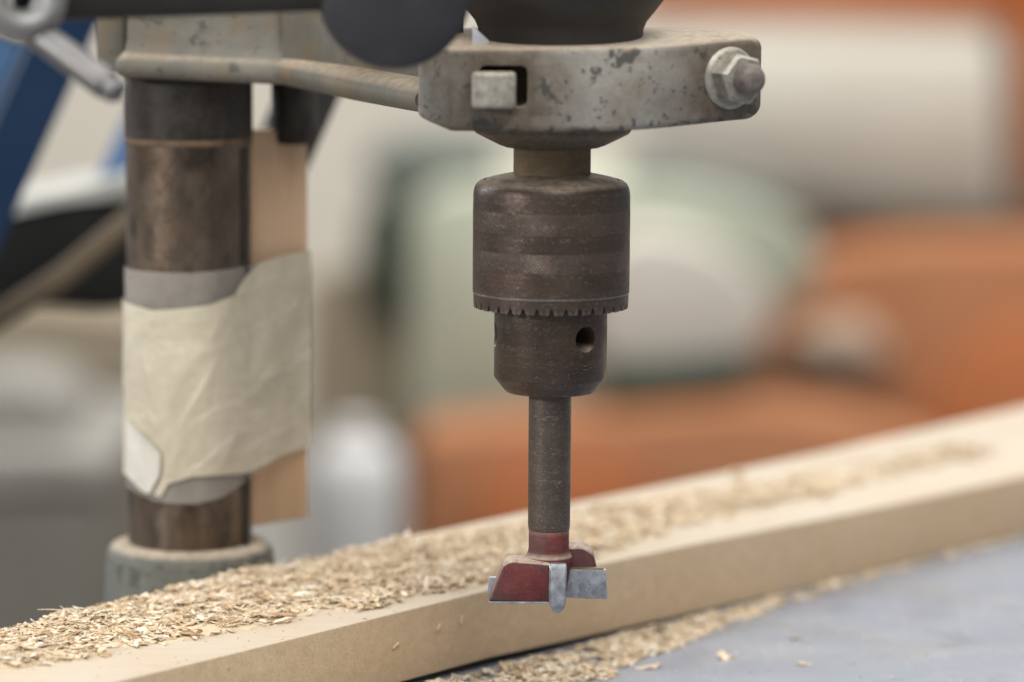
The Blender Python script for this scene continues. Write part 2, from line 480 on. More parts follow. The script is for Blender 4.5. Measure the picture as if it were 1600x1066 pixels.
def thing(name, label, cat, loc=(0, 0, 0), group=None):
    o = bpy.data.objects.new(name, None)
    COL.objects.link(o)
    o.empty_display_size = 0.02
    o.location = Vector(loc) * S
    o.matrix_world = Matrix.Translation(Vector(loc) * S)
    return tag(o, label, cat, group)


def tag(o, label, cat, group=None):
    o['label'] = label
    o['category'] = cat
    if group:
        o['group'] = group
    return o


def box(bm, x0, x1, y0, y1, z0, z1, bev=0.0, seg=2):
    r = bmesh.ops.create_cube(bm, size=1)
    vs_ = r['verts']
    for v in vs_:
        v.co = Vector((x0 + (v.co.x + .5) * (x1 - x0), y0 + (v.co.y + .5) * (y1 - y0), z0 + (v.co.z + .5) * (z1 - z0)))
    if bev:
        es = list({e for v in vs_ for e in v.link_edges})
        bmesh.ops.bevel(bm, geom=es, offset=bev, segments=seg, profile=0.5, affect='EDGES')
    return vs_


def lathe(bm, prof, seg=48, cx=0, cy=0, cap0=True, cap1=True, uv=False):
    rings = []
    for r, z in prof:
        rings.append([bm.verts.new((cx + r * math.cos(2 * math.pi * k / seg), cy + r * math.sin(2 * math.pi * k / seg), z)) for k in range(seg)])
    ul = bm.loops.layers.uv.new('UVMap') if uv else None
    for i in range(len(rings) - 1):
        a, b = rings[i], rings[i + 1]
        for k in range(seg):
            f = bm.faces.new((a[k], a[(k + 1) % seg], b[(k + 1) % seg], b[k]))
            if ul:
                us = (k / seg, (k + 1) / seg, (k + 1) / seg, k / seg)
                for lp, u in zip(f.loops, us):
                    lp[ul].uv = (u * 16.3, (lp.vert.co.z) / 10)
    if cap0:
        bm.faces.new(rings[0])
    if cap1:
        bm.faces.new(list(reversed(rings[-1])))
    return rings


def round_poly(pts, r, n=5):
    """round the corners of a 2-D polygon"""
    out = []
    L = len(pts)
    for i in range(L):
        p0, p1, p2 = Vector(pts[i - 1]), Vector(pts[i]), Vector(pts[(i + 1) % L])
        rr = r[i] if isinstance(r, (list, tuple)) else r
        a, b = (p0 - p1), (p2 - p1)
        t = min(rr, a.length * .45, b.length * .45)
        a, b = p1 + a.normalized() * t, p1 + b.normalized() * t
        for k in range(n + 1):
            s = k / n
            out.append(((1 - s) ** 2 * a + 2 * s * (1 - s) * p1 + s * s * b))
    return out


def prism(bm, pts, fz0, fz1, bev=1.5, seg=2):
    """vertical prism over outline pts; floor and roof heights are functions of (x, y)"""
    f0 = fz0 if callable(fz0) else (lambda x, y: fz0)
    f1 = fz1 if callable(fz1) else (lambda x, y: fz1)
    n = len(pts)

    def inset(d):
        c = []
        for i in range(n):
            a, b, e = Vector(pts[i - 1]).to_2d(), Vector(pts[i]).to_2d(), Vector(pts[(i + 1) % n]).to_2d()
            t = (e - a)
            t = t.normalized() if t.length else Vector((1, 0))
            c.append(b + Vector((-t.y, t.x)) * d)
        return c
    levels = []
    for k in range(seg + 1):
        a = math.pi / 2 * k / seg
        levels.append((bev * (1 - math.sin(a)), bev * (1 - math.cos(a)), 0))
    for k in range(seg + 1):
        a = math.pi / 2 * (1 - k / seg)
        levels.append((bev * (1 - math.sin(a)), -bev * (1 - math.cos(a)), 1))
    rings = []
    for ins, dz, top in levels:
        q = inset(ins)
        rings.append([bm.verts.new((p.x, p.y, (f1 if top else f0)(p.x, p.y) + dz)) for p in q])
    for i in range(len(rings) - 1):
        for k in range(n):
            bm.faces.new((rings[i][k], rings[i][(k + 1) % n], rings[i + 1][(k + 1) % n], rings[i + 1][k]))
    bm.faces.new(list(reversed(rings[0])))
    last = rings[-1]
    if callable(fz1) and n > 12:
        gx, gy = sum(v.co.x for v in last) / n, sum(v.co.y for v in last) / n
        for q in (0.86, 0.7, 0.5, 0.25):
            nr_ = []
            for v in rings[-1]:
                x_, y_ = gx + (v.co.x - gx) * q, gy + (v.co.y - gy) * q
                nr_.append(bm.verts.new((x_, y_, f1(x_, y_))))
            for k in range(n):
                bm.faces.new((last[k], last[(k + 1) % n], nr_[(k + 1) % n], nr_[k]))
            last = nr_
    bm.faces.new(last)


def frame_of(d):
    d = d.normalized()
    u = d.cross(Vector((0, 0, 1)))
    if u.length < 1e-4:
        u = Vector((1, 0, 0))
    u.normalize()
    return u, d.cross(u).normalized() * -1


def tube(bm, pts, radii, seg=24, sq=1.0):
    rings = []
    for i, p in enumerate(pts):
        p = Vector(p)
        d = Vector(pts[min(i + 1, len(pts) - 1)]) - Vector(pts[max(i - 1, 0)])
        u, v = frame_of(d)
        r = radii[i]
        ru, rv = r if isinstance(r, tuple) else (r, r)
        ring = []
        for k in range(seg):
            a = 2 * math.pi * k / seg
            ca, sa = math.cos(a), math.sin(a)
            if sq != 1.0:
                ca = math.copysign(abs(ca) ** sq, ca)
                sa = math.copysign(abs(sa) ** sq, sa)
            ring.append(bm.verts.new(p + u * ru * ca + v * rv * sa))
        rings.append(ring)
    for i in range(len(rings) - 1):
        for k in range(seg):
            bm.faces.new((rings[i][k], rings[i][(k + 1) % seg], rings[i + 1][(k + 1) % seg], rings[i + 1][k]))
    bm.faces.new(rings[0])
    bm.faces.new(list(reversed(rings[-1])))


def bar(bm, a, b, wu, wv, bev=1.0):
    """rectangular bar from a to b"""
    a, b = Vector(a), Vector(b)
    L = (b - a).length
    u, v = frame_of(b - a)
    vs_ = box(bm, -wu / 2, wu / 2, -wv / 2, wv / 2, 0, L, 0)
    mt = Matrix((u, v, (b - a).normalized())).transposed()
    for q in vs_:
        q.co = a + mt @ q.co
    if bev:
        es = list({e for q in vs_ for e in q.link_edges})
        bmesh.ops.bevel(bm, geom=es, offset=bev, segments=2, profile=0.5, affect='EDGES')


def cut(o, bms):
    """cut the given solids out of mesh object o"""
    for b in bms:
        bmesh.ops.recalc_face_normals(b, faces=b.faces)
        for v in b.verts:
            v.co *= S
        me = bpy.data.meshes.new('cutter')
        b.to_mesh(me)
        b.free()
        co = bpy.data.objects.new('cutter', me)
        COL.objects.link(co)
        md = o.modifiers.new('cut', 'BOOLEAN')
        md.object = co
        md.operation = 'DIFFERENCE'
        md.solver = 'EXACT'
        bpy.context.view_layer.update()
        dg = bpy.context.evaluated_depsgraph_get()
        new = bpy.data.meshes.new_from_object(o.evaluated_get(dg))
        o.modifiers.clear()
        old = o.data
        o.data = new
        bpy.data.meshes.remove(old)
        bpy.data.objects.remove(co)
        new.shade_smooth()
        new.set_sharp_from_angle(angle=math.radians(35))


# ================================================================== THE SETTING
ZT = -99.0                                   # upper face of the board
TABLE = -123.6                               # table surface
bm = bmesh.new()
box(bm, -9000, 9000, -3000, 6400, -1010, -1000)
make('floor', bm, 'floor', smooth=0, kind='structure')
bm = bmesh.new()
box(bm, -6000, 6000, 6200, 6350, -1000, 2200)
make('wall', bm, 'wall', smooth=0, kind='structure')

# ------------------------------------------------------------------ work table
# direction along the board and across it (towards the back)
BD = Vector((0.648, 0.7615, 0))
BN = Vector((-0.7615, 0.648, 0))
BW, L0, L1 = 85.0, -130.0, 760.0
B0 = Vector((-133.7, -75.3, 0))             # a point of its front lower line
tb = thing('work_table', 'grey-blue painted worktable under the pale board, speckled with sawdust', 'table', (0, 100, -1000))
bm = bmesh.new()
r0_, r1_ = B0 + BD * -260 + BN * (BW + 66), B0 + BD * 900 + BN * (BW + 66)
f0_, f1_ = r0_ - BN * 420, r1_ - BN * 560
prism(bm, [(f0_.x, f0_.y), (f1_.x, f1_.y), (r1_.x, r1_.y), (r0_.x, r0_.y)], TABLE - 22, TABLE, 2.5)
make('table_top', bm, 'table', tb)
for sx, sy in [(p_.x, p_.y) for p_ in (r0_ + (BD - BN) * 45, r1_ - (BD + BN) * 45, f0_ + (BD + BN) * 45, f1_ + (BN - BD) * 45)]:
    bm = bmesh.new()
    box(bm, sx - 25, sx + 25, sy - 25, sy + 25, -1000, TABLE - 22, 2)
    make('leg', bm, 'greybox', tb)

# ------------------------------------------------------------------ the board


def board_top(u, v):
    """height of the board's upper face at u along and v across (slightly bowed and twisted plank)"""
    bow = 3.4 * math.exp(-((u - 230) / 170.0) ** 2)
    tw = max(0.0, (u - 180) / 340.0) * 5.0 * (v / BW)
    return ZT + bow + tw


bm = bmesh.new()
NU, NV = 900, 8
bev = 0.8
sect = []
for i in range(NU + 1):
    u = L0 + (L1 - L0) * i / NU
    bev = 0.7 + 0.7 * max(0, mnoise.noise(Vector((u * .9, 0, 0)))) + 0.9 * max(0, mnoise.noise(Vector((u * .23, 4, 0))) - .2)
    ring = []
    prof = [(0, 'b'), (0, 't0'), (bev * .3, 't1'), (bev, 't')] + [(bev + (BW - 2 * bev) * k / NV, 't') for k in range(1, NV + 1)] + [(BW - bev * .3, 't1'), (BW, 't0'), (BW, 'b')]
    for v, kd in prof:
        p = B0 + BD * u + BN * v
        zt = board_top(u, v)
        z = {'b': TABLE + 0.35 + max(0, 3.0 * (1 - abs(u - 175) / 170)), 't0': zt - bev, 't1': zt - bev * .3, 't': zt}[kd]
        ring.append(bm.verts.new((p.x, p.y, z)))
    sect.append(ring)
for i in range(NU):
    for k in range(len(sect[0])):
        k2 = (k + 1) % len(sect[0])
        bm.faces.new((sect[i][k], sect[i][k2], sect[i + 1][k2], sect[i + 1][k]))
bm.faces.new(sect[0])
bm.faces.new(list(reversed(sect[-1])))
tag(make('wooden_board', bm, 'board'), 'long pale wooden board lying across the table, covered with wood shavings', 'board')

# ================================================================== DRILL STAND
CX, CY = -131.0, 122.0
st = thing('drill_stand', 'old grey drill press stand with round brown column, cast arm and clamp', 'drill stand', (CX, CY, TABLE))
DC = 1325.0
z_sock = at(300, 853, DC).z
z_cast = at(300, 127, DC).z + 3.0
z_slv = at(300, 218, DC).z + 2.0
# base socket
bm = bmesh.new()
lathe(bm, [(33.5, TABLE + 0.3), (33, TABLE + 4), (31.8, TABLE + 8), (30.8, z_sock - 5), (30.2, z_sock - 2.2), (28.6, z_sock - 0.6), (26.5, z_sock + 0.2), (23.4, z_sock + 0.6)], 64, CX, CY)
make('base_socket', bm, 'socket', st)
# column
bm = bmesh.new()
lathe(bm, [(22.8, z_sock - 4), (22.8, 30), (22.8, z_cast + 180)], 64, CX, CY)
make('column', bm, 'column', st)
bm = bmesh.new()
lathe(bm, [(22.85, z_slv - 2.4), (23.2, z_slv - 2.0), (23.3, z_slv - 0.8), (23.0, z_slv + .2)], 64, CX, CY, False, False)
make('rust_ring', bm, 'rustring', st)
bm = bmesh.new()
ka = math.radians(68)
kc = Vector((CX + 22.2 * math.sin(ka), CY - 22.2 * math.cos(ka)))
bar(bm, (kc.x, kc.y, z_sock), (kc.x, kc.y, z_slv - 4), 3.4, 3.4, .4)
make('groove_shade_bar', bm, 'sleeve', st)  # dark bar put in for the shaded groove at the column's right edge
bm = bmesh.new()
lathe(bm, [(22.9, z_slv), (23.4, z_slv + .6), (23.4, z_cast - .5), (23.4, z_cast + 4)], 64, CX, CY)
make('column_sleeve', bm, 'sleeve', st)
# cast collar round the column, with a flared lip at its foot
bm = bmesh.new()
pts = round_poly([(CX - 21.5, CY - 31), (CX + 40, CY - 32), (CX + 42, CY + 30), (CX - 24, CY + 32)], [4, 5, 10, 14], 6)
lipz = 9.0
lv = [(-1.0, 0.0), (1.2, 0.8), (2.4, 2.6), (2.6, 4.8), (1.6, 6.6), (-0.6, 8.0), (-2.6, lipz + .6), (-3.6, 13), (-3.8, 20), (-3.8, 90)]
rings = []
for off, dz in lv:
    ring = []
    for i, p in enumerate(pts):
        d = Vector((p.x - CX, p.y - CY)).normalized()
        ring.append(bm.verts.new((p.x + d.x * off, p.y + d.y * off, z_cast + dz - (p.x - CX) * 0.035)))
    rings.append(ring)
for i in range(len(rings) - 1):
    for k in range(len(pts)):
        bm.faces.new((rings[i][k], rings[i][(k + 1) % len(pts)], rings[i + 1][(k + 1) % len(pts)], rings[i + 1][k]))
bm.faces.new(rings[0])
bm.faces.new(list(reversed(rings[-1])))
make('column_collar', bm, 'casting', st, 50)
bm = bmesh.new()
e0, e1 = at(163, 108, 1322), at(197, 20, 1322)
box(bm, e0.x, CX - 20, CY - 16, CY + 16, e0.z, e0.z + 80, 3.0, 3)
make('collar_ear', bm, 'casting', st, 50)
# arm: rounded lower flange and a web above it, running to the clamp
a0 = Vector((CX + 38, CY - 17, z_cast + 3.6))
a1 = Vector((-39, 2, 0))
a1.z = ony(655, 152, 2).z
bm = bmesh.new()
TT = np.linspace(-.15, 1.06, 40)
P = [a0.lerp(a1, t) for t in TT]
tube(bm, P, [(float(np.interp(t, [-.15, .15, .75, 1.06], [11, 12, 11.5, 10.5])), float(np.interp(t, [-.15, .15, .55, 1.06], [5.5, 5.8, 6.0, 5.4]))) for t in TT], 48, 1.0)
make('arm_flange', bm, 'casting', st, 50)
bm = bmesh.new()
bar(bm, a0 + Vector((-8, 8, 22)), a1 + Vector((6, 4, 22)), 11, 48, 3)
make('arm_web', bm, 'casting', st, 50)
# upright rib at the collar's corner
bm = bmesh.new()
pb = ony(492, 100, CY - 36)
prism(bm, round_poly([(pb.x - 3.0, pb.y - 2), (pb.x + 1.6, pb.y - 4), (pb.x + 3.2, pb.y + 10), (pb.x - 3, pb.y + 16)], 1.5, 3), z_cast + 3, z_cast + 40, 1.0)
make('rib', bm, 'casting', st, 50)
# depth-stop rod below the arm
bm = bmesh.new()
p0 = at(460, 222, 1330)
lathe(bm, [(7.2, p0.z - 0.4), (8.4, p0.z + 0.6), (8.7, p0.z + 2), (8.7, p0.z + 9), (8.5, p0.z + 10), (8.5, p0.z + 40)], 40, p0.x, p0.y)
make('depth_stop_rod', bm, 'sleeve', st)

# clamp that grips the drill's neck
zl_t, zl_b = ony(705, 76, -40).z, ony(740, 206, -39).z
zr_t, zr_b = ony(1160, 66, -4).z, ony(1155, 186, -4).z
outline = [(-33, -40.5), (-10, -40), (14, -36.5), (36, -28), (56, -14), (68, -4), (69, 5), (60, 14), (40, 28), (12, 38), (-22, 38), (-42, 26), (-43.8, -23)]
pts = round_poly(outline, [2.6, 10, 10, 10, 10, 5.0, 5, 6, 10, 12, 12, 10, 3], 5)


def smst(a, b, x):
    t = max(0, min(1, (x - a) / (b - a)))
    return t * t * (3 - 2 * t)


def ctop(x, y):
    return zl_t + (zr_t - zl_t) * max(0, (x + 33) / 100) + 3.4 * smst(-36, 22, y) - 2.6 * smst(60, 71, x) ** 1.5


def cbot(x, y):
    left = 3.0 * smst(-33, -44, x)
    return zl_b + left + (zr_b - zl_b) * smst(18, 68, x) + 3.0 * smst(62, 71, x) ** 1.5


bm = bmesh.new()
prism(bm, pts, cbot, ctop, 2.2, 3)
cl = make('clamp', bm, 'paint', st, 40)
slot = bmesh.new()
sq0, sq1 = ony(748, 104, -40.2), ony(824, 168, -40)
box(slot, sq0.x, sq1.x, -60, -26, sq1.z, sq0.z + .4, 2.0)
cut(cl, [slot])
# square bolt head standing in the slot
bm = bmesh.new()
h0, h1 = ony(737, 113, -46), ony(806, 170, -46)
box(bm, h0.x, h1.x, -47, -20, h1.z, h0.z, 1.3, 3)
sqh = make('square_bolt_head', bm, 'zinc', cl)
# clamp nut with flange washer and bolt end at the ear
nc = ony(1139, 122, -13)
nd = Vector((0.52, -0.853, 0.01)).normalized()
nu, nv = frame_of(nd)


def along(bm, prof, seg, base, d, hexa=False, rot=0.0):
    u, v = frame_of(d)
    rings = []
    for r, h in prof:
        ring = []
        for k in range(seg):
            a = 2 * math.pi * k / seg + rot
            ring.append(bm.verts.new(base + d * h + (u * math.cos(a) + v * math.sin(a)) * r))
        rings.append(ring)
    for i in range(len(rings) - 1):
        for k in range(seg):
            bm.faces.new((rings[i][k], rings[i][(k + 1) % seg], rings[i + 1][(k + 1) % seg], rings[i + 1][k]))
    bm.faces.new(rings[0])
    bm.faces.new(list(reversed(rings[-1])))
    return rings


bm = bmesh.new()
along(bm, [(9.6, -3.5), (10.0, -0.5), (10.1, 1.0), (9.6, 1.7), (8.6, 2.2)], 40, nc, nd)
make('flange_washer', bm, 'zinc', cl)
bm = bmesh.new()
# hexagon with chamfered corners
hexr = []
u_, v_ = nu, nv
for h, sc_, cut_ in ((1.8, 8.6, 0), (8.3, 8.6, 0), (9.5, 7.5, 1)):
    ring = []
    for k in range(36):
        a = 2 * math.pi * k / 36 + 0.22
        ap = sc_ * math.cos(math.pi / 6)
        am = (a - 0.22) % (math.pi / 3) - math.pi / 6
        r = ap / math.cos(am) if not cut_ else min(ap / math.cos(am), 7.2)
        ring.append(bm.verts.new(nc + nd * h + (u_ * math.cos(a) + v_ * math.sin(a)) * r))
    hexr.append(ring)
for i in range(2):
    for k in range(36):
        bm.faces.new((hexr[i][k], hexr[i][(k + 1) % 36], hexr[i + 1][(k + 1) % 36], hexr[i + 1][k]))
bm.faces.new(hexr[0])
bm.faces.new(list(reversed(hexr[-1])))
make('nut', bm, 'zinc', cl, 25)
bm = bmesh.new()
along(bm, [(5.0, 2), (5.0, 12.2), (4.75, 13.6), (4.0, 14.8), (2.6, 15.6), (0.8, 15.9)], 32, nc, nd)
make('bolt_end', bm, 'bolt', cl, 60)
# small bright tab behind the clamp's upper left corner
bm = bmesh.new()
t0, t1, t2 = ony(738, 40, -20), ony(764, 62, -20), ony(738, 62, -20)
prism(bm, [(t2.x, -22), (t1.x, -22), (t1.x, -18), (t2.x, -18)], lambda x, y: t2.z - 4, lambda x, y: t0.z - (x - t2.x) * 0.9, 0.3)
make('metal_tab', bm, 'tab', cl)

# lever: hub disc, arm, eye and cross rod
hubc = at(614, -8, 1105)
hd = Vector((0.10, -0.99, 0.10)).normalized()
bm = bmesh.new()
along(bm, [(20.0, 13), (22.6, 12), (23.0, 10.6), (23.0, 2.0), (22.4, 0.6), (21.2, 0.0)], 72, hubc, hd)
hub = make('lever_hub', bm, 'hub', st, 40)
bm = bmesh.new()
along(bm, [(8, -160), (8, 2)], 32, hubc, Vector((0.12, -0.97, 0)).normalized())
make('hub_shaft', bm, 'lever', hub)
bm = bmesh.new()
b0, b1 = at(640, -34, 1100), at(20, -12, 1075)
bar(bm, b0, b1, 9, 18, 2.5)
make('lever_arm', bm, 'lever', st, 50)
eye = at(33, -4, 1062)
ed = Vector((0.30, -0.95, 0.10)).normalized()
bm = bmesh.new()
u_, v_ = frame_of(ed)
R0, r0 = 8.6, 5.0
rings = []
for i in range(48):
    a = 2 * math.pi * i / 48
    c = u_ * math.cos(a) + v_ * math.sin(a)
    rings.append([bm.verts.new(eye + c * (R0 + r0 * math.cos(2 * math.pi * k / 16)) + ed * 1.6 * r0 * math.sin(2 * math.pi * k / 16)) for k in range(16)])
for i in range(48):
    for k in range(16):
        bm.faces.new((rings[i][k], rings[i][(k + 1) % 16], rings[(i + 1) % 48][(k + 1) % 16], rings[(i + 1) % 48][k]))
make('lever_eye', bm, 'eye', st, 60)
bm = bmesh.new()
r_a, r_b = at(40, 40, 1066), at(166, 132, 1052)
r_c = at(184, 150, 1048)
dd = (r_b - r_a).normalized()
r_c = r_b + dd * 4.6
tube(bm, [r_a, r_b, r_b + dd * 1.0], [4.6, 4.6, 4.3], 28)
rod = make('cross_rod', bm, 'rod', st, 40)
bm = bmesh.new()
uu, vv = frame_of(dd)
vs_ = []
bar(bm, r_b - dd * 1.0, r_c + dd * 0.8, 6.6, 6.4, 0.9)
make('flattened_rod_tip', bm, 'rod', rod, 30)

# ================================================================== WOOD STRIP AND TAPE ON THE COLUMN
q0 = at(408, 205, 1318)
q1 = at(480, 205, 1334)
zs_t, zs_b = q1.z + 1.0, at(445, 830, 1325).z
dn = Vector((q1.x - q0.x, q1.y - q0.y))
nn = Vector((-dn.y, dn.x)).normalized()
A = Vector((q0.x, q0.y)) - dn.normalized() * 5
Bq = Vector((q1.x, q1.y))
bm = bmesh.new()
prism(bm, [A, Bq, Bq + nn * 11, A + nn * 11], zs_b, zs_t, 0.6)
tag(make('wood_strip', bm, 'strip'), 'upright tan wood strip taped to the right side of the brown column', 'wood strip')

# tape: loop round column and strip
cent = Vector((CX, CY))


def loop_pts(off, n=300):
    """convex outline round the column and the strip"""
    raw = [cent + Vector((math.cos(a), math.sin(a))) * (22.8 + off) for a in np.linspace(0, 2 * math.pi, 200, endpoint=False)]
    for c in (A, Bq, Bq + nn * 11, A + nn * 11):
        raw += [c + Vector((math.cos(a), math.sin(a))) * off for a in np.linspace(0, 2 * math.pi, 12, endpoint=False)]
    raw = sorted({(round(p.x, 4), round(p.y, 4)) for p in raw})

    def half(ps):
        h = []
        for p in ps:
            while len(h) >= 2 and (h[-1][0] - h[-2][0]) * (p[1] - h[-2][1]) - (h[-1][1] - h[-2][1]) * (p[0] - h[-2][0]) <= 0:
                h.pop()
            h.append(p)
        return h
    h = half(raw)[:-1] + half(raw[::-1])[:-1]
    h = [Vector(p) for p in h]
    ln = [0]
    for i in range(len(h)):
        ln.append(ln[-1] + (h[(i + 1) % len(h)] - h[i]).length)
    out = []
    j = 0
    for k in range(n):
        s = ln[-1] * k / n
        while ln[j + 1] < s:
            j += 1
        t = (s - ln[j]) / max(1e-6, ln[j + 1] - ln[j])
        out.append(h[j].lerp(h[(j + 1) % len(h)], t))
    return out


def zpx(py):
    return at(345, py, 1315).z


def interp(x, tab):
    xs = [a for a, b in tab]
    ys = [b for a, b in tab]
    return float(np.interp(x, xs, ys))


def px_of(p, z):
    q = ROT.transposed() @ (Vector((p.x, p.y, z)) - CAM)
    return 800 + FPX * q.x / -q.z


PLEATS = [((262, 742), (276, 690), 0.9, 7), ((276, 690), (336, 556), 0.8, 8), ((272, 690), (486, 548), 0.55, 10), ((288, 738), (408, 648), 0.6, 7), ((378, 702), (472, 656), 0.55, 8),
          ((228, 480), (233, 640), 0.6, 5), ((233, 640), (262, 690), 0.5, 6), ((240, 560), (350, 540), 0.4, 9), ((350, 540), (470, 470), 0.35, 10), ((330, 470), (470, 425), 0.35, 9), ((400, 600), (486, 520), 0.4, 8)]


def pleat_height(px, py):
    """overlapping folds: steep on one side, fading out on the other"""
    h = 0.0
    for (x0, y0), (x1, y1), hh, wd in PLEATS:
        dx, dy = x1 - x0, y1 - y0
        L = math.hypot(dx, dy)
        t = ((px - x0) * dx + (py - y0) * dy) / (L * L)
        if -0.05 < t < 1.05:
            d = ((px - x0) * -dy + (py - y0) * dx) / L
            fade = max(0.0, min(1.0, min(t + .05, 1.05 - t) * 6))
            h += hh * fade * (math.exp(-d / (wd * 2.2)) if d > 0 else math.exp(d / 2.2))
    return h


def py_of(p, z):
    q = ROT.transposed() @ (Vector((p.x, p.y, z)) - CAM)
    return 533 - FPX * q.y / -q.z


def tape_mesh(off, toptab, bottab, wr, nz=40, seed=0.0, pleats=False):
    bm = bmesh.new()
    lp = loop_pts(off)
    n = len(lp)
    grid = []
    for k, p in enumerate(lp):
        x = px_of(p, 0)
        front = p.y < CY + 21
        zt_, zb_ = zpx(interp(x, toptab)), zpx(interp(x, bottab))
        if not front:
            zt_ -= 3
            zb_ += 4
        a, b = lp[k - 1], lp[(k + 1) % n]
        t = (b - a).normalized()
        nr = Vector((t.y, -t.x))
        col = []
        for j in range(nz + 1):
            z = zb_ + (zt_ - zb_) * j / nz
            s = k / n * 150
            f1 = math.sin((-s * 0.75 + z * 0.50) * 0.30 + 2.2 * mnoise.noise(Vector((s * .03, z * .03, seed))))
            f2 = mnoise.noise(Vector((s * .11 - z * .05, z * .035 + s * .06, 3.1 + seed)))
            ridge = max(0, f1) ** 4 * 0.5 + max(0, f2) * 1.2
            if pleats and front:
                ridge += pleat_height(x + 9 * mnoise.noise(Vector((x * .02, z * .06, 9.0))), py_of(p, z) + 9 * mnoise.noise(Vector((x * .02, z * .06, 2.0)))) * 1.7 * (0.65 + 0.7 * mnoise.noise(Vector((x * .03, z * .1, 5.0)))) + 0.5 * abs(mnoise.noise(Vector((x * .05 + z * .1, z * .22, 1.0))))
            col.append(bm.verts.new((p.x + nr.x * (off * .2 + wr * ridge), p.y + nr.y * (off * .2 + wr * ridge), z)))
        grid.append(col)
    for k in range(n):
        for j in range(nz):
            bm.faces.new((grid[k][j], grid[(k + 1) % n][j], grid[(k + 1) % n][j + 1], grid[k][j + 1]))
    bmesh.ops.recalc_face_normals(bm, faces=bm.faces)
    bmesh.ops.solidify(bm, geom=bm.faces[:], thickness=0.15)
    return bm


tp = thing('masking_tape', 'crumpled cream masking tape wound around the column and the wood strip', 'tape', (CX, CY, zpx(775)))
bm = tape_mesh(0.5, [(190, 418), (300, 418), (370, 414), (400, 412), (500, 406)], [(190, 765), (240, 780), (300, 783), (345, 775), (390, 752), (420, 736), (500, 716)], 0.1, 30, 4.0)
inner = make('inner_layer', bm, 'tape_grey', tp, 60)
inner['label'] = 'thin greyish tape layer showing at the upper and lower edge'
bm = tape_mesh(1.1, [(190, 470), (240, 478), (330, 468), (366, 455), (382, 430), (400, 412), (440, 404), (500, 400)],
               [(190, 745), (215, 758), (236, 768), (250, 772), (262, 750), (300, 738), (350, 738), (385, 742), (410, 735), (440, 724), (500, 716)], 0.45, 120, 0.0, True)
make('outer_layer', bm, 'tape', tp, 70)

# white corner of tape folded over at the lower left
bm = bmesh.new()
grid = []
for i in range(13):
    py = 655 + 112 * i / 12
    x1_ = float(np.interp(py, [655, 700, 735, 768], [209, 263, 262, 244]))
    x0_ = float(np.interp(py, [655, 745, 768], [203, 203, 236]))
    row = []
    for j in range(11):
        px = x0_ + (x1_ - x0_) * j / 10
        ox = (px - 300) * 1306 / FPX
        r_ = 24.75 + 0.9 * (j / 10) ** 3 + 0.25 * mnoise.noise(Vector((px * .1, py * .06, 0)))
        sa_ = max(-0.985, min(0.985, ox / r_))
        row.append(bm.verts.new((CX + r_ * sa_, CY - r_ * math.sqrt(1 - sa_ * sa_), zpx(py))))
    grid.append(row)
for i in range(12):
    for j in range(10):
        bm.faces.new((grid[i][j], grid[i][j + 1], grid[i + 1][j + 1], grid[i + 1][j]))
bmesh.ops.recalc_face_normals(bm, faces=bm.faces)
bmesh.ops.solidify(bm, geom=bm.faces[:], thickness=0.15)
fl = make('folded_corner', bm, 'tape_white', tp, 60)
fl['label'] = 'whiter corner of tape folded over at the lower left'

# ================================================================== DRILL IN THE CLAMP
dr = thing('power_drill', 'black power drill held in the clamp, with dark rusty keyed chuck', 'drill', (0, 0, -18.5))
zc_bot = zl_b
z_top = ctop(0, -38) + 1.0
bm = bmesh.new()
lathe(bm, [(26.5, z_top - 4), (27, z_top + 0.6), (27.2, z_top + 3.5), (28.2, z_top + 6.0), (31, z_top + 9.5), (34.0, z_top + 13.5), (36, z_top + 18), (37, z_top + 40), (36, z_top + 90)], 72, 2.5, 0)
make('housing', bm, 'black', dr, 45)
bm = bmesh.new()
lathe(bm, [(21.5, 95), (21.5, 76), (26.0, 75.5), (26.0, 70.2), (25.2, 69.2), (22.0, 67.6), (17.5, 65.4), (16.2, 65.0), (15.8, 64.8)], 72)
make('neck_collar', bm, 'collar', dr, 40)
bm = bmesh.new()
hx = []
for z in (66, 54.0):
    hx.append([bm.verts.new(((13.0 if k % 4 not in (0,) else 13.0) * math.cos(2 * math.pi * k / 32) * min(1, 0.955 / max(0.5, math.cos((2 * math.pi * k / 32 + .35) % (math.pi / 3) - math.pi / 6))),
                             13.0 * math.sin(2 * math.pi * k / 32) * min(1, 0.955 / max(0.5, math.cos((2 * math.pi * k / 32 + .35) % (math.pi / 3) - math.pi / 6))), z)) for k in range(32)])
for k in range(32):
    bm.faces.new((hx[0][k], hx[0][(k + 1) % 32], hx[1][(k + 1) % 32], hx[1][k]))
bm.faces.new(hx[0])
bm.faces.new(list(reversed(hx[1])))
make('spindle', bm, 'spindle', dr, 25)
# chuck: outer sleeve, knurled bands, gear ring, jaw body
bm = bmesh.new()
lathe(bm, [(11, 56.3), (13.5, 56.0), (17, 55.3), (20.6, 54.5), (21.6, 54.0), (22.2, 53.4), (22.5, 53.9), (23.6, 53.6), (24.9, 52.6), (25.6, 51.2), (25.95, 49.2), (26.0, 44.2), (26.0, 37.0), (26.0, 31.4), (26.0, 25.4), (26.0, 16.9), (25.6, 16.5), (25.4, 16.3)], 128, uv=True)
chuck = make('chuck_sleeve', bm, 'chuck', dr, 30)
for zt_, zb_ in ((44.0, 38.0), (31.0, 25.8)):
    bm = bmesh.new()
    lathe(bm, [(25.9, zt_ + 1.2), (26.02, zt_ + .3), (26.02, zb_ - .3), (25.9, zb_ - 1.2)], 160, cap0=False, cap1=False, uv=True)
    make('knurled_band', bm, 'knurl', chuck, 30)
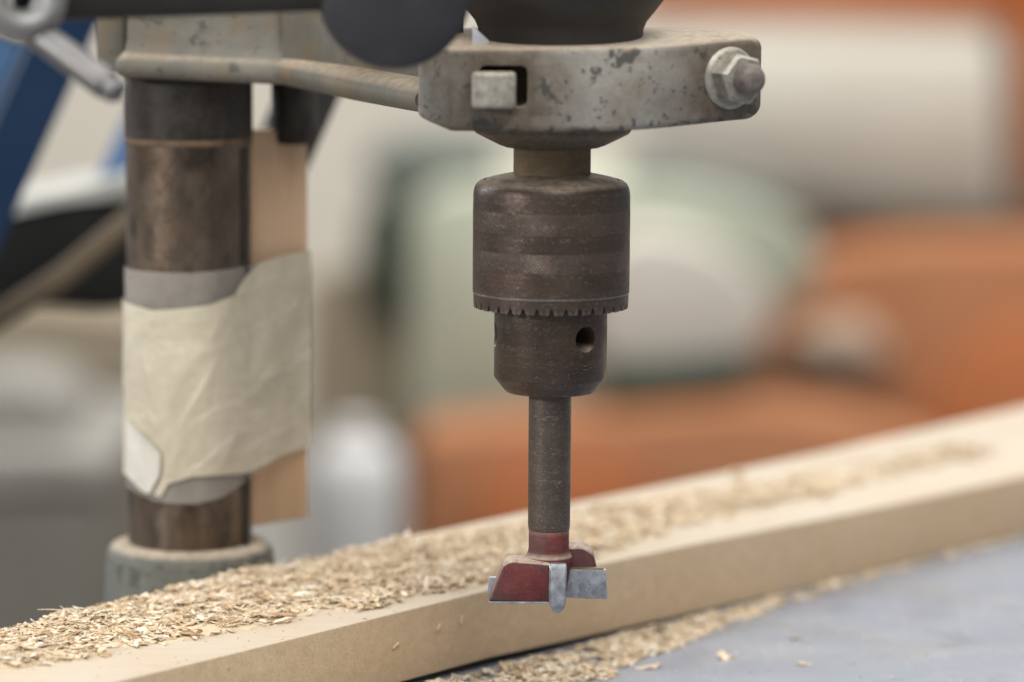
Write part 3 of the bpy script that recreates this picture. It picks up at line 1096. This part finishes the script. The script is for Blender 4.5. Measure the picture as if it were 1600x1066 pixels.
# gear ring with crown teeth
bm = bmesh.new()
NT, SUB = 34, 12
seg = NT * SUB
prof_rows = []
for k in range(seg):
    a = 2 * math.pi * k / seg
    ph = (k % SUB) / SUB
    d = abs(ph - .5) * 2          # 0 in the middle of the gap, 1 in the middle of the tooth
    g = max(0.0, 1 - d / 0.46)
    tip = 11.5 + 2.3 * g
    ri = 20.0
    rows = [(25.3, 16.6), (25.75, 16.2), (25.75, 14.6), (25.6, tip + .18), (25.2, tip), (ri, tip + 0.4 + 2.2 * g), (18.4, 12.8)]
    prof_rows.append([bm.verts.new((r * math.cos(a), r * math.sin(a), z)) for r, z in rows])
for k in range(seg):
    A_, B_ = prof_rows[k], prof_rows[(k + 1) % seg]
    for j in range(len(A_) - 1):
        bm.faces.new((A_[j], B_[j], B_[j + 1], A_[j + 1]))
gr = make('gear_ring', bm, 'gear', dr, 28)
bm = bmesh.new()
lathe(bm, [(25.4, 17.05), (25.95, 16.9), (26.02, 16.7), (25.95, 16.5), (25.4, 16.35)], 128, cap0=False, cap1=False)
make('worn_edge', bm, 'brightedge', gr, 60)
bm = bmesh.new()
lathe(bm, [(18.0, 14.2), (18.75, 13.6), (18.75, -11.4), (18.55, -11.9), (15.2, -16.2), (14.6, -16.7), (7.4, -17.0)], 96)
jb = make('jaw_body', bm, 'chuck', dr, 30)
holes = []
for deg in (38, -83, 157):
    a = math.radians(deg)
    hb = bmesh.new()
    d = Vector((math.sin(a), -math.cos(a), 0))
    along(hb, [(3.75, 8), (3.75, 17.4), (4.5, 19.2), (5.2, 24)], 36, Vector((0, 0, 2.6)), d)
    holes.append(hb)
    # shallow stamped ring below the hole
cut(jb, holes)
for dzs in (-5.6, -6.9):
    bm = bmesh.new()
    a = math.radians(38)
    c0 = Vector((math.sin(a), -math.cos(a), 0))
    t0 = Vector((math.cos(a), math.sin(a), 0))
    pl = []
    for s in np.linspace(-2.6, 2.6, 9):
        aa = a + s / 18.75
        pl.append(Vector((math.sin(aa) * 18.76, -math.cos(aa) * 18.76, dzs + 0.10 * s * s - .6)))
    tube(bm, pl, [0.12] * 9, 6)
    make('stamped_mark', bm, 'shank', jb, 60)

# ------------------------------------------------------------------ hinge-boring bit
bt = thing('boring_bit', 'red hinge-boring drill bit with grey carbide cutters in the chuck', 'drill bit', (0, 0, -92))
bm = bmesh.new()
lathe(bm, [(6.2, -14), (7.1, -14.5), (7.1, -40), (7.05, -63.2), (6.85, -64.6), (6.6, -65.0)], 56)
make('shank', bm, 'shank', bt, 40)
bm = bmesh.new()
lathe(bm, [(6.3, -64.2), (6.75, -64.8), (6.75, -70.8), (7.0, -72.2), (7.6, -73.5), (8.0, -74.2), (7.8, -76), (6.2, -85), (5.8, -86.5)], 56)
make('collar', bm, 'red', bt, 40)


def wing(front):
    """bevelled wing block; drawn as an outline in x-z, with depth in y"""
    s = 1 if front else -1
    y0, y1 = (-10.2, -0.2) if front else (0.8, 11.0)
    if front:
        o = [(-20.0, -87.5), (0.4, -87.7), (0.6, -74.6), (-12.2, -73.2), (-14.9, -74.4), (-17.0, -79.5)]
        rr = [0.6, 0.5, 1.0, 3.0, 2.5, 6]
    else:
        o = [(-3.0, -87.0), (17.6, -87.2), (16.6, -80.0), (14.6, -72.6), (11.5, -70.6), (-2.0, -71.2)]
        rr = [0.6, 0.6, 5, 3.5, 3, 1.5]
    pts = [Vector(p) for p in round_poly(o, rr, 5)]
    bm = bmesh.new()
    rows = []
    cxm = sum(p.x for p in pts) / len(pts)
    czm = sum(p.y for p in pts) / len(pts)
    for y, ins in ((y0, 1.0), (y0 + .35, .35), (y0 + 1.0, 0), (y1 - 1.0, 0), (y1 - .35, .35), (y1, 1.0)):
        row = []
        for p in pts:
            d = Vector((cxm - p.x, czm - p.y))
            d = d.normalized() * ins if d.length else d
            # trailing side falls away from the cutting circle
            yy = y
            row.append(bm.verts.new((p.x + d.x, yy, p.y + d.y)))
        rows.append(row)
    n = len(pts)
    for i in range(len(rows) - 1):
        for k in range(n):
            bm.faces.new((rows[i][k], rows[i][(k + 1) % n], rows[i + 1][(k + 1) % n], rows[i + 1][k]))
    bm.faces.new(rows[0])
    bm.faces.new(list(reversed(rows[-1])))
    return bm


make('wing', wing(True), 'red', bt, 40)
make('wing', wing(False), 'red', bt, 40)
bm = bmesh.new()
box(bm, 5.2, 19.7, -1.6, 0.9, -87.9, -78.0, 0.25)
for v in bm.verts:
    if v.co.z < -87:
        v.co.z -= (v.co.x - 12) * 0.03
    if v.co.x > 19 and v.co.z > -79:
        v.co.x -= 0.5
make('carbide_cutter', bm, 'carbide', bt)
bm = bmesh.new()
box(bm, 5.0, 18.4, -1.45, 0.95, -77.95, -77.55, 0.12)
make('braze_seam', bm, 'braze', bt)
bm = bmesh.new()
box(bm, -20.6, -6.0, -0.1, 2.3, -88.0, -81.2, 0.25)
for v in bm.verts:
    if v.co.x < -19:
        v.co.x += (v.co.z + 88) * 0.10
make('carbide_cutter', bm, 'carbide', bt)
bm = bmesh.new()
box(bm, -19.9, -0.2, -10.35, -8.8, -88.05, -87.35, 0.15)
make('cutting_edge', bm, 'carbide', bt)
# centre spur
bm = bmesh.new()
o = [(0.0, -75.0), (0.0, -88.0), (1.0, -90.6), (2.9, -92.0), (4.8, -90.6), (5.8, -88.0), (5.9, -75.2)]
pts = round_poly(o, [0.8, 2, 1.2, 1.4, 1.2, 2, 0.8], 4)
rows = []
for y, k in ((-11.5, .80), (-10.6, 1), (-7.5, 1), (-6.0, .9)):
    rows.append([bm.verts.new((3.1 + (p.x - 3.1) * k, y, -83.5 + (p.y + 83.5) * (k if k < 1 else 1))) for p in pts])
for i in range(3):
    for k in range(len(pts)):
        bm.faces.new((rows[i][k], rows[i][(k + 1) % len(pts)], rows[i + 1][(k + 1) % len(pts)], rows[i + 1][k]))
bm.faces.new(rows[0])
bm.faces.new(list(reversed(rows[-1])))
for v in bm.verts:
    v.co.z += 0.5
make('centre_spur', bm, 'carbide', bt, 40)
bt.location.z += 1.3 * S

# ================================================================== SAWDUST


def chip_arrays(n, Lr, Wr):
    """n curled flakes: each a 3 x 5 point strip, local x along the fibre"""
    return rng.uniform(*Lr, n), rng.uniform(*Wr, n)


def flakes(name, pos, nrm_tilt, Lr, Wr, yaw=None, thick=0.18, mat='chips', kind='stuff', curlk=1.0):
    n = len(pos)
    Ls = Lr[0] + (Lr[1] - Lr[0]) * rng.random(n) ** 1.5
    Ws = Wr[0] + (Wr[1] - Wr[0]) * rng.random(n) ** 1.6
    yaw = rng.uniform(0, 2 * math.pi, n) if yaw is None else yaw
    curl = rng.uniform(-0.3, 1.0, n) * Ls / 4 * curlk
    tw = rng.uniform(-0.7, 0.7, n)
    NX = 5
    tx = np.linspace(-.5, .5, NX)
    V = np.zeros((n, NX, 2, 2, 3))
    wprof = np.array([0.35, 0.9, 1.0, 0.85, 0.3])
    for i in range(NX):
        wi = wprof[i] * (1 + rng.uniform(-.35, .35, n))
        cz = -curl * (tx[i] ** 2 - 0.08)
        off = rng.uniform(-.2, .2, n) * Ws
        for j, sj in enumerate((-.5, .5)):
            for k, sk in enumerate((-.5, .5)):
                V[:, i, j, k, 0] = tx[i] * Ls
                y = sj * Ws * wi + off
                V[:, i, j, k, 1] = y
                V[:, i, j, k, 2] = cz + sk * thick + tw * tx[i] * y + 0.12 * rng.standard_normal(n) * Ws
    # tilt and yaw
    ta = nrm_tilt
    td = rng.uniform(0, 2 * math.pi, n)
    roll_ = ta * np.cos(td)
    pit = ta * np.sin(td)
    x, y, z = V[..., 0], V[..., 1], V[..., 2]

    def bc(a):
        return a[:, None, None, None]
    y, z = y * bc(np.cos(roll_)) - z * bc(np.sin(roll_)), y * bc(np.sin(roll_)) + z * bc(np.cos(roll_))
    x, z = x * bc(np.cos(pit)) + z * bc(np.sin(pit)), -x * bc(np.sin(pit)) + z * bc(np.cos(pit))
    x, y = x * bc(np.cos(yaw)) - y * bc(np.sin(yaw)), x * bc(np.sin(yaw)) + y * bc(np.cos(yaw))
    V = np.stack([x, y, z], -1) + pos[:, None, None, None, :]
    verts = V.reshape(-1, 3) * S
    q = []

    def idx(i, j, k):
        return (i * 2 + j) * 2 + k
    for i in range(NX - 1):
        q += [[idx(i, 0, 1), idx(i + 1, 0, 1), idx(i + 1, 1, 1), idx(i, 1, 1)], [idx(i, 0, 0), idx(i, 1, 0), idx(i + 1, 1, 0), idx(i + 1, 0, 0)],
              [idx(i, 0, 0), idx(i + 1, 0, 0), idx(i + 1, 0, 1), idx(i, 0, 1)], [idx(i, 1, 0), idx(i, 1, 1), idx(i + 1, 1, 1), idx(i + 1, 1, 0)]]
    q += [[idx(0, 0, 0), idx(0, 0, 1), idx(0, 1, 1), idx(0, 1, 0)], [idx(NX - 1, 0, 0), idx(NX - 1, 1, 0), idx(NX - 1, 1, 1), idx(NX - 1, 0, 1)]]
    q = np.array(q)
    faces = (q[None] + (np.arange(n) * NX * 4)[:, None, None]).reshape(-1, 4)
    me = bpy.data.meshes.new(name)
    me.vertices.add(len(verts))
    me.vertices.foreach_set('co', verts.astype(np.float32).ravel())
    me.loops.add(faces.size)
    me.loops.foreach_set('vertex_index', faces.astype(np.int32).ravel())
    me.polygons.add(len(faces))
    me.polygons.foreach_set('loop_start', np.arange(0, faces.size, 4, dtype=np.int32))
    me.update(calc_edges=True)
    me.materials.append(M[mat])
    o = bpy.data.objects.new(name, me)
    COL.objects.link(o)
    if kind:
        o['kind'] = kind
    return o


def cover(u, v):
    """sawdust cover on the board, 0..1, and pile height in mm"""
    front = np.interp(u, [-130, -20, 0, 74, 120, 160, 240, 270, 330, 420, 600], [42, 36, 30, 19, 12, 7, 6, 11, 24, 29, 34])
    back = np.interp(u, [-130, 180, 240, 300, 420, 600], [BW + 3, BW + 2, BW - 4, BW - 14, BW - 22, BW - 25])
    nz = np.array([mnoise.noise(Vector((a * .05, b * .08, 1.7))) for a, b in zip(u, v)])
    nz2 = np.array([mnoise.noise(Vector((a * .022, b * .03, 8.7))) for a, b in zip(u, v)])
    f = np.clip((v - front + nz * 7) / 8, 0, 1) * np.clip((back - v + nz * 6) / 6, 0, 1)
    dens = np.interp(u + 30 * nz2, [-130, -40, 10, 70, 300, 350, 400, 460, 560], [0.35, 0.50, 0.72, 1, 1, 0.92, 0.80, 0.70, 0.55])
    lim = np.clip((nz2 + dens * 1.7 - 0.65) * 2.2, 0, 1)
    f = f * np.where(dens > .95, 1, lim)
    hump = np.sin(np.clip((v - front) / np.maximum(back - front, 1), 0, 1) * math.pi) ** .6
    h = f * dens * (0.1 + 0.9 * hump + 1.7 * nz + 1.6 * nz2)
    return f, np.maximum(h, 0)


# fine bed under the shavings
gu, gv = np.meshgrid(np.linspace(-60, 480, 300), np.linspace(2, BW - 0.5, 60), indexing='ij')
f, h = cover(gu.ravel(), gv.ravel())
tops = np.array([board_top(a, b) for a, b in zip(gu.ravel(), gv.ravel())])
zz = tops + np.where(f > 0.25, 0.15 + h * .8, -0.6)
xyz = np.stack([B0.x + BD.x * gu.ravel() + BN.x * gv.ravel(), B0.y + BD.y * gu.ravel() + BN.y * gv.ravel(), zz], -1)
bm = bmesh.new()
vv_ = [bm.verts.new(p) for p in xyz]
keep = (f > 0.25)
for i in range(299):
    for j in range(59):
        ids = (i * 60 + j, (i + 1) * 60 + j, (i + 1) * 60 + j + 1, i * 60 + j + 1)
        if any(keep[k] for k in ids):
            bm.faces.new([vv_[k] for k in ids])
bmesh.ops.delete(bm, geom=[v for v in bm.verts if not v.link_faces], context='VERTS')
sd = thing('sawdust_on_board', 'heap of pale wood shavings and sawdust spread along the top of the board', 'sawdust', (0, 100, ZT))
sd['kind'] = 'stuff'
bed = make('dust_bed', bm, 'dustbed', sd, 60, kind='stuff')


def scatter_board(n, umin, umax, zoff, tilt_s):
    u = rng.uniform(umin, umax, n * 3)
    v = rng.uniform(0, BW + 2, n * 3)
    f, h = cover(u, v)
    cl_ = np.array([mnoise.noise(Vector((a * .07, b * .10, 31.0))) for a, b in zip(u, v)])
    ok = rng.random(n * 3) < f * np.clip(0.62 + 1.3 * cl_, 0.12, 1)
    u, v, h = u[ok][:n], v[ok][:n], h[ok][:n]
    z = np.array([board_top(a, min(b, BW)) for a, b in zip(u, v)]) + h + zoff(len(u))
    pos = np.stack([B0.x + BD.x * u + BN.x * v, B0.y + BD.y * u + BN.y * v, z], -1)
    return pos, np.abs(rng.normal(0, tilt_s, len(u)))


def part_of(o, parent):
    o.parent = parent
    o.matrix_parent_inverse = Matrix.Translation(-parent.matrix_world.translation)
    return o


pos, tl = scatter_board(5600, -70, 560, lambda n: rng.uniform(0.1, 0.9, n), 0.15)
part_of(flakes('shavings', pos, tl, (2.6, 8.5), (1.0, 3.2), thick=.12), sd)
pos, tl = scatter_board(6000, -70, 560, lambda n: rng.uniform(0.1, 0.8, n), 0.2)
part_of(flakes('fine_chips', pos, tl, (0.8, 4.0), (0.2, 0.6), thick=.12), sd)
pos, tl = scatter_board(650, -40, 420, lambda n: rng.uniform(0.5, 1.4, n), 0.25)
part_of(flakes('large_shavings', pos, tl, (4.0, 11.0), (0.8, 3.0), thick=.14), sd)

pos, tl = scatter_board(800, -60, 480, lambda n: rng.uniform(0.6, 2.2, n), 0.4)
part_of(flakes('long_fibres', pos, tl, (5.0, 13.0), (0.25, 0.6), thick=.12, curlk=2.2), sd)
pos, tl = scatter_board(9000, -80, 540, lambda n: rng.uniform(0.1, 1.1, n), 0.3)
part_of(flakes('dust_grains', pos, tl, (0.3, 1.4), (0.2, 0.55), thick=.15), sd)
# loose crumbs on the bare strip and a few over the table
sdt = thing('sawdust_on_table', 'strip of sawdust lying on the grey table along the front of the board', 'sawdust', (20, 60, TABLE))
sdt['kind'] = 'stuff'


def scatter_table(n, zmax, pw):
    u = rng.uniform(20, 520, n * 2)
    wid = np.interp(u, [20, 120, 180, 240, 300, 380, 520], [38, 40, 36, 26, 13, 6, 4])
    wv = rng.random(n * 2) ** pw * wid * (1.0 + 0.35 * np.array([mnoise.noise(Vector((a * .06, 2.2, 5))) for a in u]))
    dens = np.interp(u, [20, 220, 290, 360, 520], [1, 1, .6, .14, .04])
    brk = np.array([mnoise.noise(Vector((a * .05, b * .09, 12.0))) for a, b in zip(u, wv)])
    ok = rng.random(n * 2) < dens * np.clip(0.75 + 1.4 * brk, 0.1, 1)
    u, wv, wid = u[ok][:n], wv[ok][:n], wid[ok][:n]
    hh = zmax * np.clip(1 - wv / wid, 0, 1) * np.interp(u, [20, 220, 300, 520], [1, 1, .35, .1])
    gap = np.interp(u, [20, 200, 260, 520], [7.5, 7.0, 4.0, 3.0])
    pos = np.stack([B0.x + BD.x * u - BN.x * (wv + gap), B0.y + BD.y * u - BN.y * (wv + gap), TABLE + .35 + rng.random(len(u)) * hh], -1)
    return pos, np.abs(rng.normal(0, .2, len(u)))


pos, tl = scatter_table(2800, 2.2, 1.1)
part_of(flakes('shavings', pos, tl, (2.6, 8.0), (0.9, 2.9), thick=.12), sdt)
pos, tl = scatter_table(5200, 1.6, 1.0)
part_of(flakes('fine_chips', pos, tl, (0.8, 3.6), (0.2, 0.6), thick=.12), sdt)
# thin scatter of crumbs over the open table and the bare strip of the board
n_ = 700
u = rng.uniform(60, 560, n_)
wv = 10 + rng.random(n_) ** 2.2 * 130
pos = np.stack([B0.x + BD.x * u - BN.x * wv, B0.y + BD.y * u - BN.y * wv, np.full(n_, TABLE + .25)], -1)
part_of(flakes('loose_crumbs', pos, np.abs(rng.normal(0, .1, n_)), (0.4, 1.8), (0.3, 0.8), thick=.15), sdt)
n_ = 260
u = rng.uniform(-60, 560, n_)
v = 1.5 + rng.random(n_) * 40
pos = np.stack([B0.x + BD.x * u + BN.x * v, B0.y + BD.y * u + BN.y * v, np.array([board_top(a, b) for a, b in zip(u, v)]) + .2], -1)
part_of(flakes('loose_crumbs', pos, np.abs(rng.normal(0, .1, n_)), (0.4, 1.6), (0.3, 0.7), thick=.15), sd)


# single chips that stand out
def single(px, py, Z, L, W, tilt, yaw, label, group=None, on=None):
    p = onz(px, py, Z) if on is None else on
    o = flakes('wood_chip', np.array([[p.x, p.y, p.z + .5]]), np.array([tilt]), (L, L + .01), (W, W + .01), np.array([yaw]), thick=.22, kind=None, curlk=.5)
    tag(o, label, 'wood chip', group)
    return o


single(1012, 1044, TABLE, 9.5, 4.5, .12, .3, 'flat pale wood chip lying on the grey table, nearest the bottom edge')
single(1135, 1029, TABLE, 7.0, 4.2, .25, .9, 'thick curled tan wood chip lying alone on the grey table')
single(1256, 1039, TABLE, 5.0, 2.4, .1, .1, 'small flat wood chip on the grey table, right of the curled chip')
single(1243, 998, TABLE, 5.0, 2.8, .3, 1.2, 'small upright wood chip on the table just beyond the sawdust strip')
single(372, 986, ZT, 7.0, 3.0, .3, 1.3, 'small curled wood shaving lying in front of the sawdust heap at left')


def on_board(u, v, dz):
    p = B0 + BD * u + BN * v
    return Vector((p.x, p.y, board_top(u, v) + dz))


o = flakes('wood_splinter', np.array([on_board(94, 26, 1.5)[:]]), np.array([.06]), (15, 15.1), (2.2, 2.21), np.array([.12]), thick=.5, mat='splinter', kind=None, curlk=.15)
tag(o, 'long flat brown splinter at the front edge of the sawdust heap', 'splinter')
bm = bmesh.new()
fp = on_board(214, 72, 0.6)
tube(bm, [fp, fp + Vector((.3, 0, 2.5)), fp + Vector((.1, .2, 5.0)), fp + Vector((-.7, .2, 8.2))], [.45, .38, .3, .18], 8)
tag(make('wood_fibre', bm, 'splinter', None, 60), 'thin wood fibre sticking up from the back of the sawdust heap', 'wood fibre')
single(0, 0, 0, 8.0, 3.2, .9, .4, 'pale wood shaving standing on the far edge of the board at right', on=on_board(418, 74, 1.5))
for u_, dz, which in ((126, -9.0, 'leftmost of the four'), (148, -6.2, 'second of four from the left'), (160, -5.4, 'highest of the four'), (252, -11.0, 'just right of the bit')):
    p = B0 + BD * u_ - BN * 0.35
    o = flakes('wood_crumb', np.array([[0.0, 0.0, 0.0]]), np.array([0.0]), (3.4, 3.5), (1.1, 1.2), np.array([0.5 + u_ * .3]), thick=.3, kind=None, curlk=.1)
    # lay the flake against the upright face
    zx, zn = BD, -BN
    o.matrix_world = Matrix.Translation(Vector((p.x, p.y, ZT + dz)) * S) @ Matrix(((zx.x, 0, zn.x), (zx.y, 0, zn.y), (0, 1, 0))).to_4x4()
    tag(o, 'tiny wood crumb on the front face of the board, ' + which, 'wood crumb', 'crumbs on the front face of the board')

# ================================================================== BEHIND: blue machine and iron pan on the left
bl = thing('blue_machine', 'machine frame of slanting blue bars behind the drill stand at left', 'machine', at(60, 330, 1620))


def slant(name, p0, p1, d, w_, t_, m, parent):
    bm = bmesh.new()
    a, b = at(*p0, d), at(*p1, d)
    bar(bm, a, b, w_, t_, 1.5)
    return make(name, bm, m, parent, 40)


slant('frame_bar', (-1290, 3165), (130, -30), 1560, 24, 20, 'blue', bl)
slant('frame_bar', (160, 352), (282, 90), 1740, 16, 18, 'blue_light', bl)
slant('frame_bar', (-75, 320), (20, 60), 1600, 16, 20, 'blue_light', bl)
bm = bmesh.new()
bar(bm, at(430, 265, 1450), at(505, 95, 1450), 22, 16, 1.5)
tag(make('black_bar', bm, 'blackbar', None, 40), 'black slanting flat bar behind the depth stop rod', 'bar')

pn = thing('iron_trough', 'dark iron trough with pale upper rim behind the column at left', 'trough', at(60, 480, 1700))
def ppoly(name, pl, d, depth, m, parent=None, rnd=6.0, bev=3.0, floor=False):
    """upright slab with the given outline and a real thickness behind it"""
    yf = at(sum(p[0] for p in pl) / len(pl), sum(p[1] for p in pl) / len(pl), d).y
    q = [ony(px, py, yf) for px, py in pl]
    zmin = min(p.z for p in q)
    o2 = [(p.x, -1000.0 if floor and p.z < zmin + 1 else p.z) for p in q]
    out = [Vector(p) for p in round_poly(o2, rnd, 5)]
    bm = bmesh.new()
    cx_, cz_ = sum(p.x for p in out) / len(out), sum(p.y for p in out) / len(out)
    rows = []
    for y, ins in ((0, bev), (bev * .3, bev * .3), (bev, 0), (depth - bev, 0), (depth, bev)):
        row = []
        for p in out:
            dv = Vector((cx_ - p.x, cz_ - p.y)).normalized() * ins
            row.append(bm.verts.new((p.x + dv.x, yf + y, p.y + dv.y)))
        rows.append(row)
    k_ = len(out)
    for i in range(4):
        for k in range(k_):
            bm.faces.new((rows[i][k], rows[i][(k + 1) % k_], rows[i + 1][(k + 1) % k_], rows[i + 1][k]))
    bm.faces.new(rows[0])
    bm.faces.new(list(reversed(rows[-1])))
    return make(name, bm, m, parent, 40)


ppoly('trough_body', [(-120, 520), (-100, 380), (20, 338), (120, 318), (240, 306), (250, 470), (160, 486), (60, 478)], 1690, 120, 'darkpan', pn, 8)
ppoly('leg', [(-112, 460), (-78, 460), (-78, 1300), (-112, 1300)], 1720, 30, 'darkpan', pn, 2, 1, floor=True)
ppoly('rim', [(-110, 376), (20, 336), (120, 316), (240, 304), (240, 268), (190, 276), (120, 298), (20, 316), (-110, 350)], 1684, 130, 'paleiron', pn, 6, 1.5)
bm = bmesh.new()
tube(bm, [at(-60, 535, 1600), at(100, 430, 1610), at(215, 335, 1620)], [5.2, 5.4, 5.4], 20)
tag(make('wooden_stick', bm, 'stick', None, 40), 'dull brown wooden stick leaning across the dark iron trough', 'stick')


# ================================================================== FAR BACKGROUND (3 to 5 m away)
def pbox(name, x0, y0, x1, y1, d, depth, m, parent=None, bev=6, z_floor=False, shear=0.0):
    a, b = at(x0, y1, d), at(x1, y0, d)
    yf = (a.y + b.y) / 2
    bm = bmesh.new()
    zb = -1000 if z_floor else a.z
    box(bm, a.x, b.x, yf, yf + depth, zb, b.z, bev)
    if shear:
        for v in bm.verts:
            v.co.z += (v.co.x - a.x) * shear
    return make(name, bm, m, parent)


def base_of(px, py, d):
    p = at(px, py, d)
    return (p.x, p.y, -1000)


# orange wooden rack at the right
rk = thing('orange_rack', 'orange stained wooden rack and counter at the right of the background', 'rack', base_of(1400, 600, 5200))
ppoly('top_board', [(1000, -260), (2000, -260), (2000, 58), (1330, 30), (1000, 26)], 5400, 300, 'orange', rk, 10)
ppoly('side_post', [(1592, 40), (1690, 40), (1690, 420), (1590, 420)], 5400, 300, 'orange_dull', rk, 10)
ppoly('counter_front', [(1190, 560), (1215, 480), (1300, 404), (1440, 386), (2000, 372), (2000, 1400), (1190, 1400)], 5100, 500, 'orange_dull', rk, 40, floor=True)
ppoly('counter_panel', [(1440, 640), (1540, 520), (2000, 450), (2000, 1400), (1420, 1400)], 5050, 40, 'orange', rk, 40, floor=True)
ppoly('low_front', [(648, 690), (900, 664), (1180, 640), (1330, 660), (1500, 720), (1500, 1400), (648, 1400)], 4380, 200, 'orange_dull', rk, 20, floor=True)
ppoly('low_panel', [(745, 760), (840, 715), (1010, 740), (1010, 1400), (745, 1400)], 4340, 35, 'orange', rk, 20, floor=True)
ppoly('shadow_strip', [(960, 276), (1150, 300), (1350, 322), (1700, 330), (1700, 372), (1400, 366), (1150, 330), (960, 300)], 5250, 260, 'brown_dark', rk, 10)  # dark plank built in for the shadow line beneath the carton
tag(ppoly('cream_carton', [(1010, 84), (1120, 62), (1562, 66), (1566, 322), (1350, 312), (1150, 288), (1010, 262)], 5300, 250, 'cream', None, 20), 'big cream carton above the dark shadow strip of the orange rack', 'carton')
# pale green machine behind the chuck
gm = thing('green_machine', 'pale green workshop machine standing behind the chuck', 'machine', base_of(900, 600, 4500))
ppoly('body', [(642, 330), (700, 296), (1000, 300), (1000, 640), (820, 700), (642, 690)], 4600, 450, 'green', gm, 40)
ppoly('side_housing', [(960, 300), (1100, 296), (1230, 340), (1286, 400), (1270, 440), (1200, 490), (960, 480)], 4560, 420, 'green_mid', gm, 40)
ppoly('cream_panel', [(930, 400), (1010, 360), (1130, 392), (1216, 470), (1190, 545), (1080, 572), (930, 566)], 4450, 130, 'cream', gm, 30)
ppoly('dark_base', [(940, 580), (1080, 566), (1170, 560), (1180, 600), (1080, 640), (940, 664)], 4440, 300, 'green_dark', gm, 20)
ppoly('motor', [(560, 250), (640, 222), (780, 228), (780, 300), (600, 312)], 4700, 300, 'teal_dark', gm, 25)
ppoly('top_rail', [(985, 256), (1080, 262), (1240, 304), (1230, 330), (1080, 296), (985, 286)], 4650, 200, 'teal_dark', gm, 10)
ppoly('stand', [(665, 660), (1240, 620), (1240, 1400), (665, 1400)], 4700, 250, 'green_dark', gm, floor=True)
ppoly('switch_slot', [(562, 340), (600, 310), (642, 326), (646, 474), (608, 510), (566, 486)], 4610, 300, 'green_dark', gm, 15)
tag(ppoly('hardboard_sheet', [(474, 440), (540, 418), (650, 430), (650, 1300), (474, 1300)], 4720, 40, 'tan', None, 10, floor=True), 'upright brown hardboard sheet at the left of the pale green machine', 'hardboard')
# white canister
wc = thing('white_canister', 'white plastic canister behind the wood strip and the sawdust heap', 'canister', base_of(566, 900, 4200))
p0, p1 = at(556, 900, 4200), at(556, 690, 4200)
bm = bmesh.new()
lathe(bm, [(50, p0.z - 60), (54, p0.z - 55), (54, p1.z - 40), (50, p1.z - 14), (36, p1.z), (30, p1.z + 5)], 40, p0.x, p0.y)
make('body', bm, 'white', wc, 60)
bm = bmesh.new()
lathe(bm, [(24, p1.z + 4), (24, p1.z + 22), (20, p1.z + 25)], 40, p0.x, p0.y)
make('lid', bm, 'white', wc)
bm = bmesh.new()
lathe(bm, [(110, -1000), (110, p0.z - 62), (150, p0.z - 61), (150, p0.z - 60.2)], 40, p0.x, p0.y)
tag(make('round_stand', bm, 'greybox'), 'grey round stand under the white canister', 'stand')
# grey cloth bundle on the orange counter
c = at(1312, 545, 5066)
bm = bmesh.new()
bmesh.ops.create_icosphere(bm, subdivisions=4, radius=1)
for v in bm.verts:
    k = 1 + .22 * mnoise.noise(v.co * 2.1)
    v.co = Vector((c.x + v.co.x * 66 * k, c.y + v.co.y * 48 * k, c.z + v.co.z * 46 * k))
tag(make('cloth_bundle', bm, 'rag', None, 180), 'pale grey bundle of cloth hanging on the orange counter', 'cloth')
# grey cabinet and box at the lower left
cb = thing('grey_cabinet', 'grey cabinet with paler worktop at the far lower left', 'cabinet', base_of(40, 900, 3400))
ppoly('carcass', [(-300, 790), (150, 782), (158, 1300), (-300, 1300)], 3400, 400, 'greybox', cb, 10, floor=True)
ppoly('worktop', [(-320, 724), (60, 712), (172, 720), (172, 762), (-320, 776)], 3380, 420, 'greytop', cb, 8)
tag(ppoly('grey_box', [(-140, 620), (-20, 596), (70, 606), (112, 650), (116, 712), (-140, 716)], 3480, 200, 'greytop', None, 25), 'rounded grey box on the worktop of the far left cabinet', 'box')
tag(ppoly('brown_cupboard', [(-160, 500), (60, 476), (210, 492), (210, 1300), (-160, 1300)], 4200, 260, 'tan', None, 15, floor=True), 'tall brown cupboard far behind the grey box at left', 'cupboard')
tag(pbox('dark_post', 150, 590, 215, 1300, 3900, 80, 'brown_dark', None, 6, z_floor=True), 'dark brown post behind the column, right of the grey cabinet', 'post')
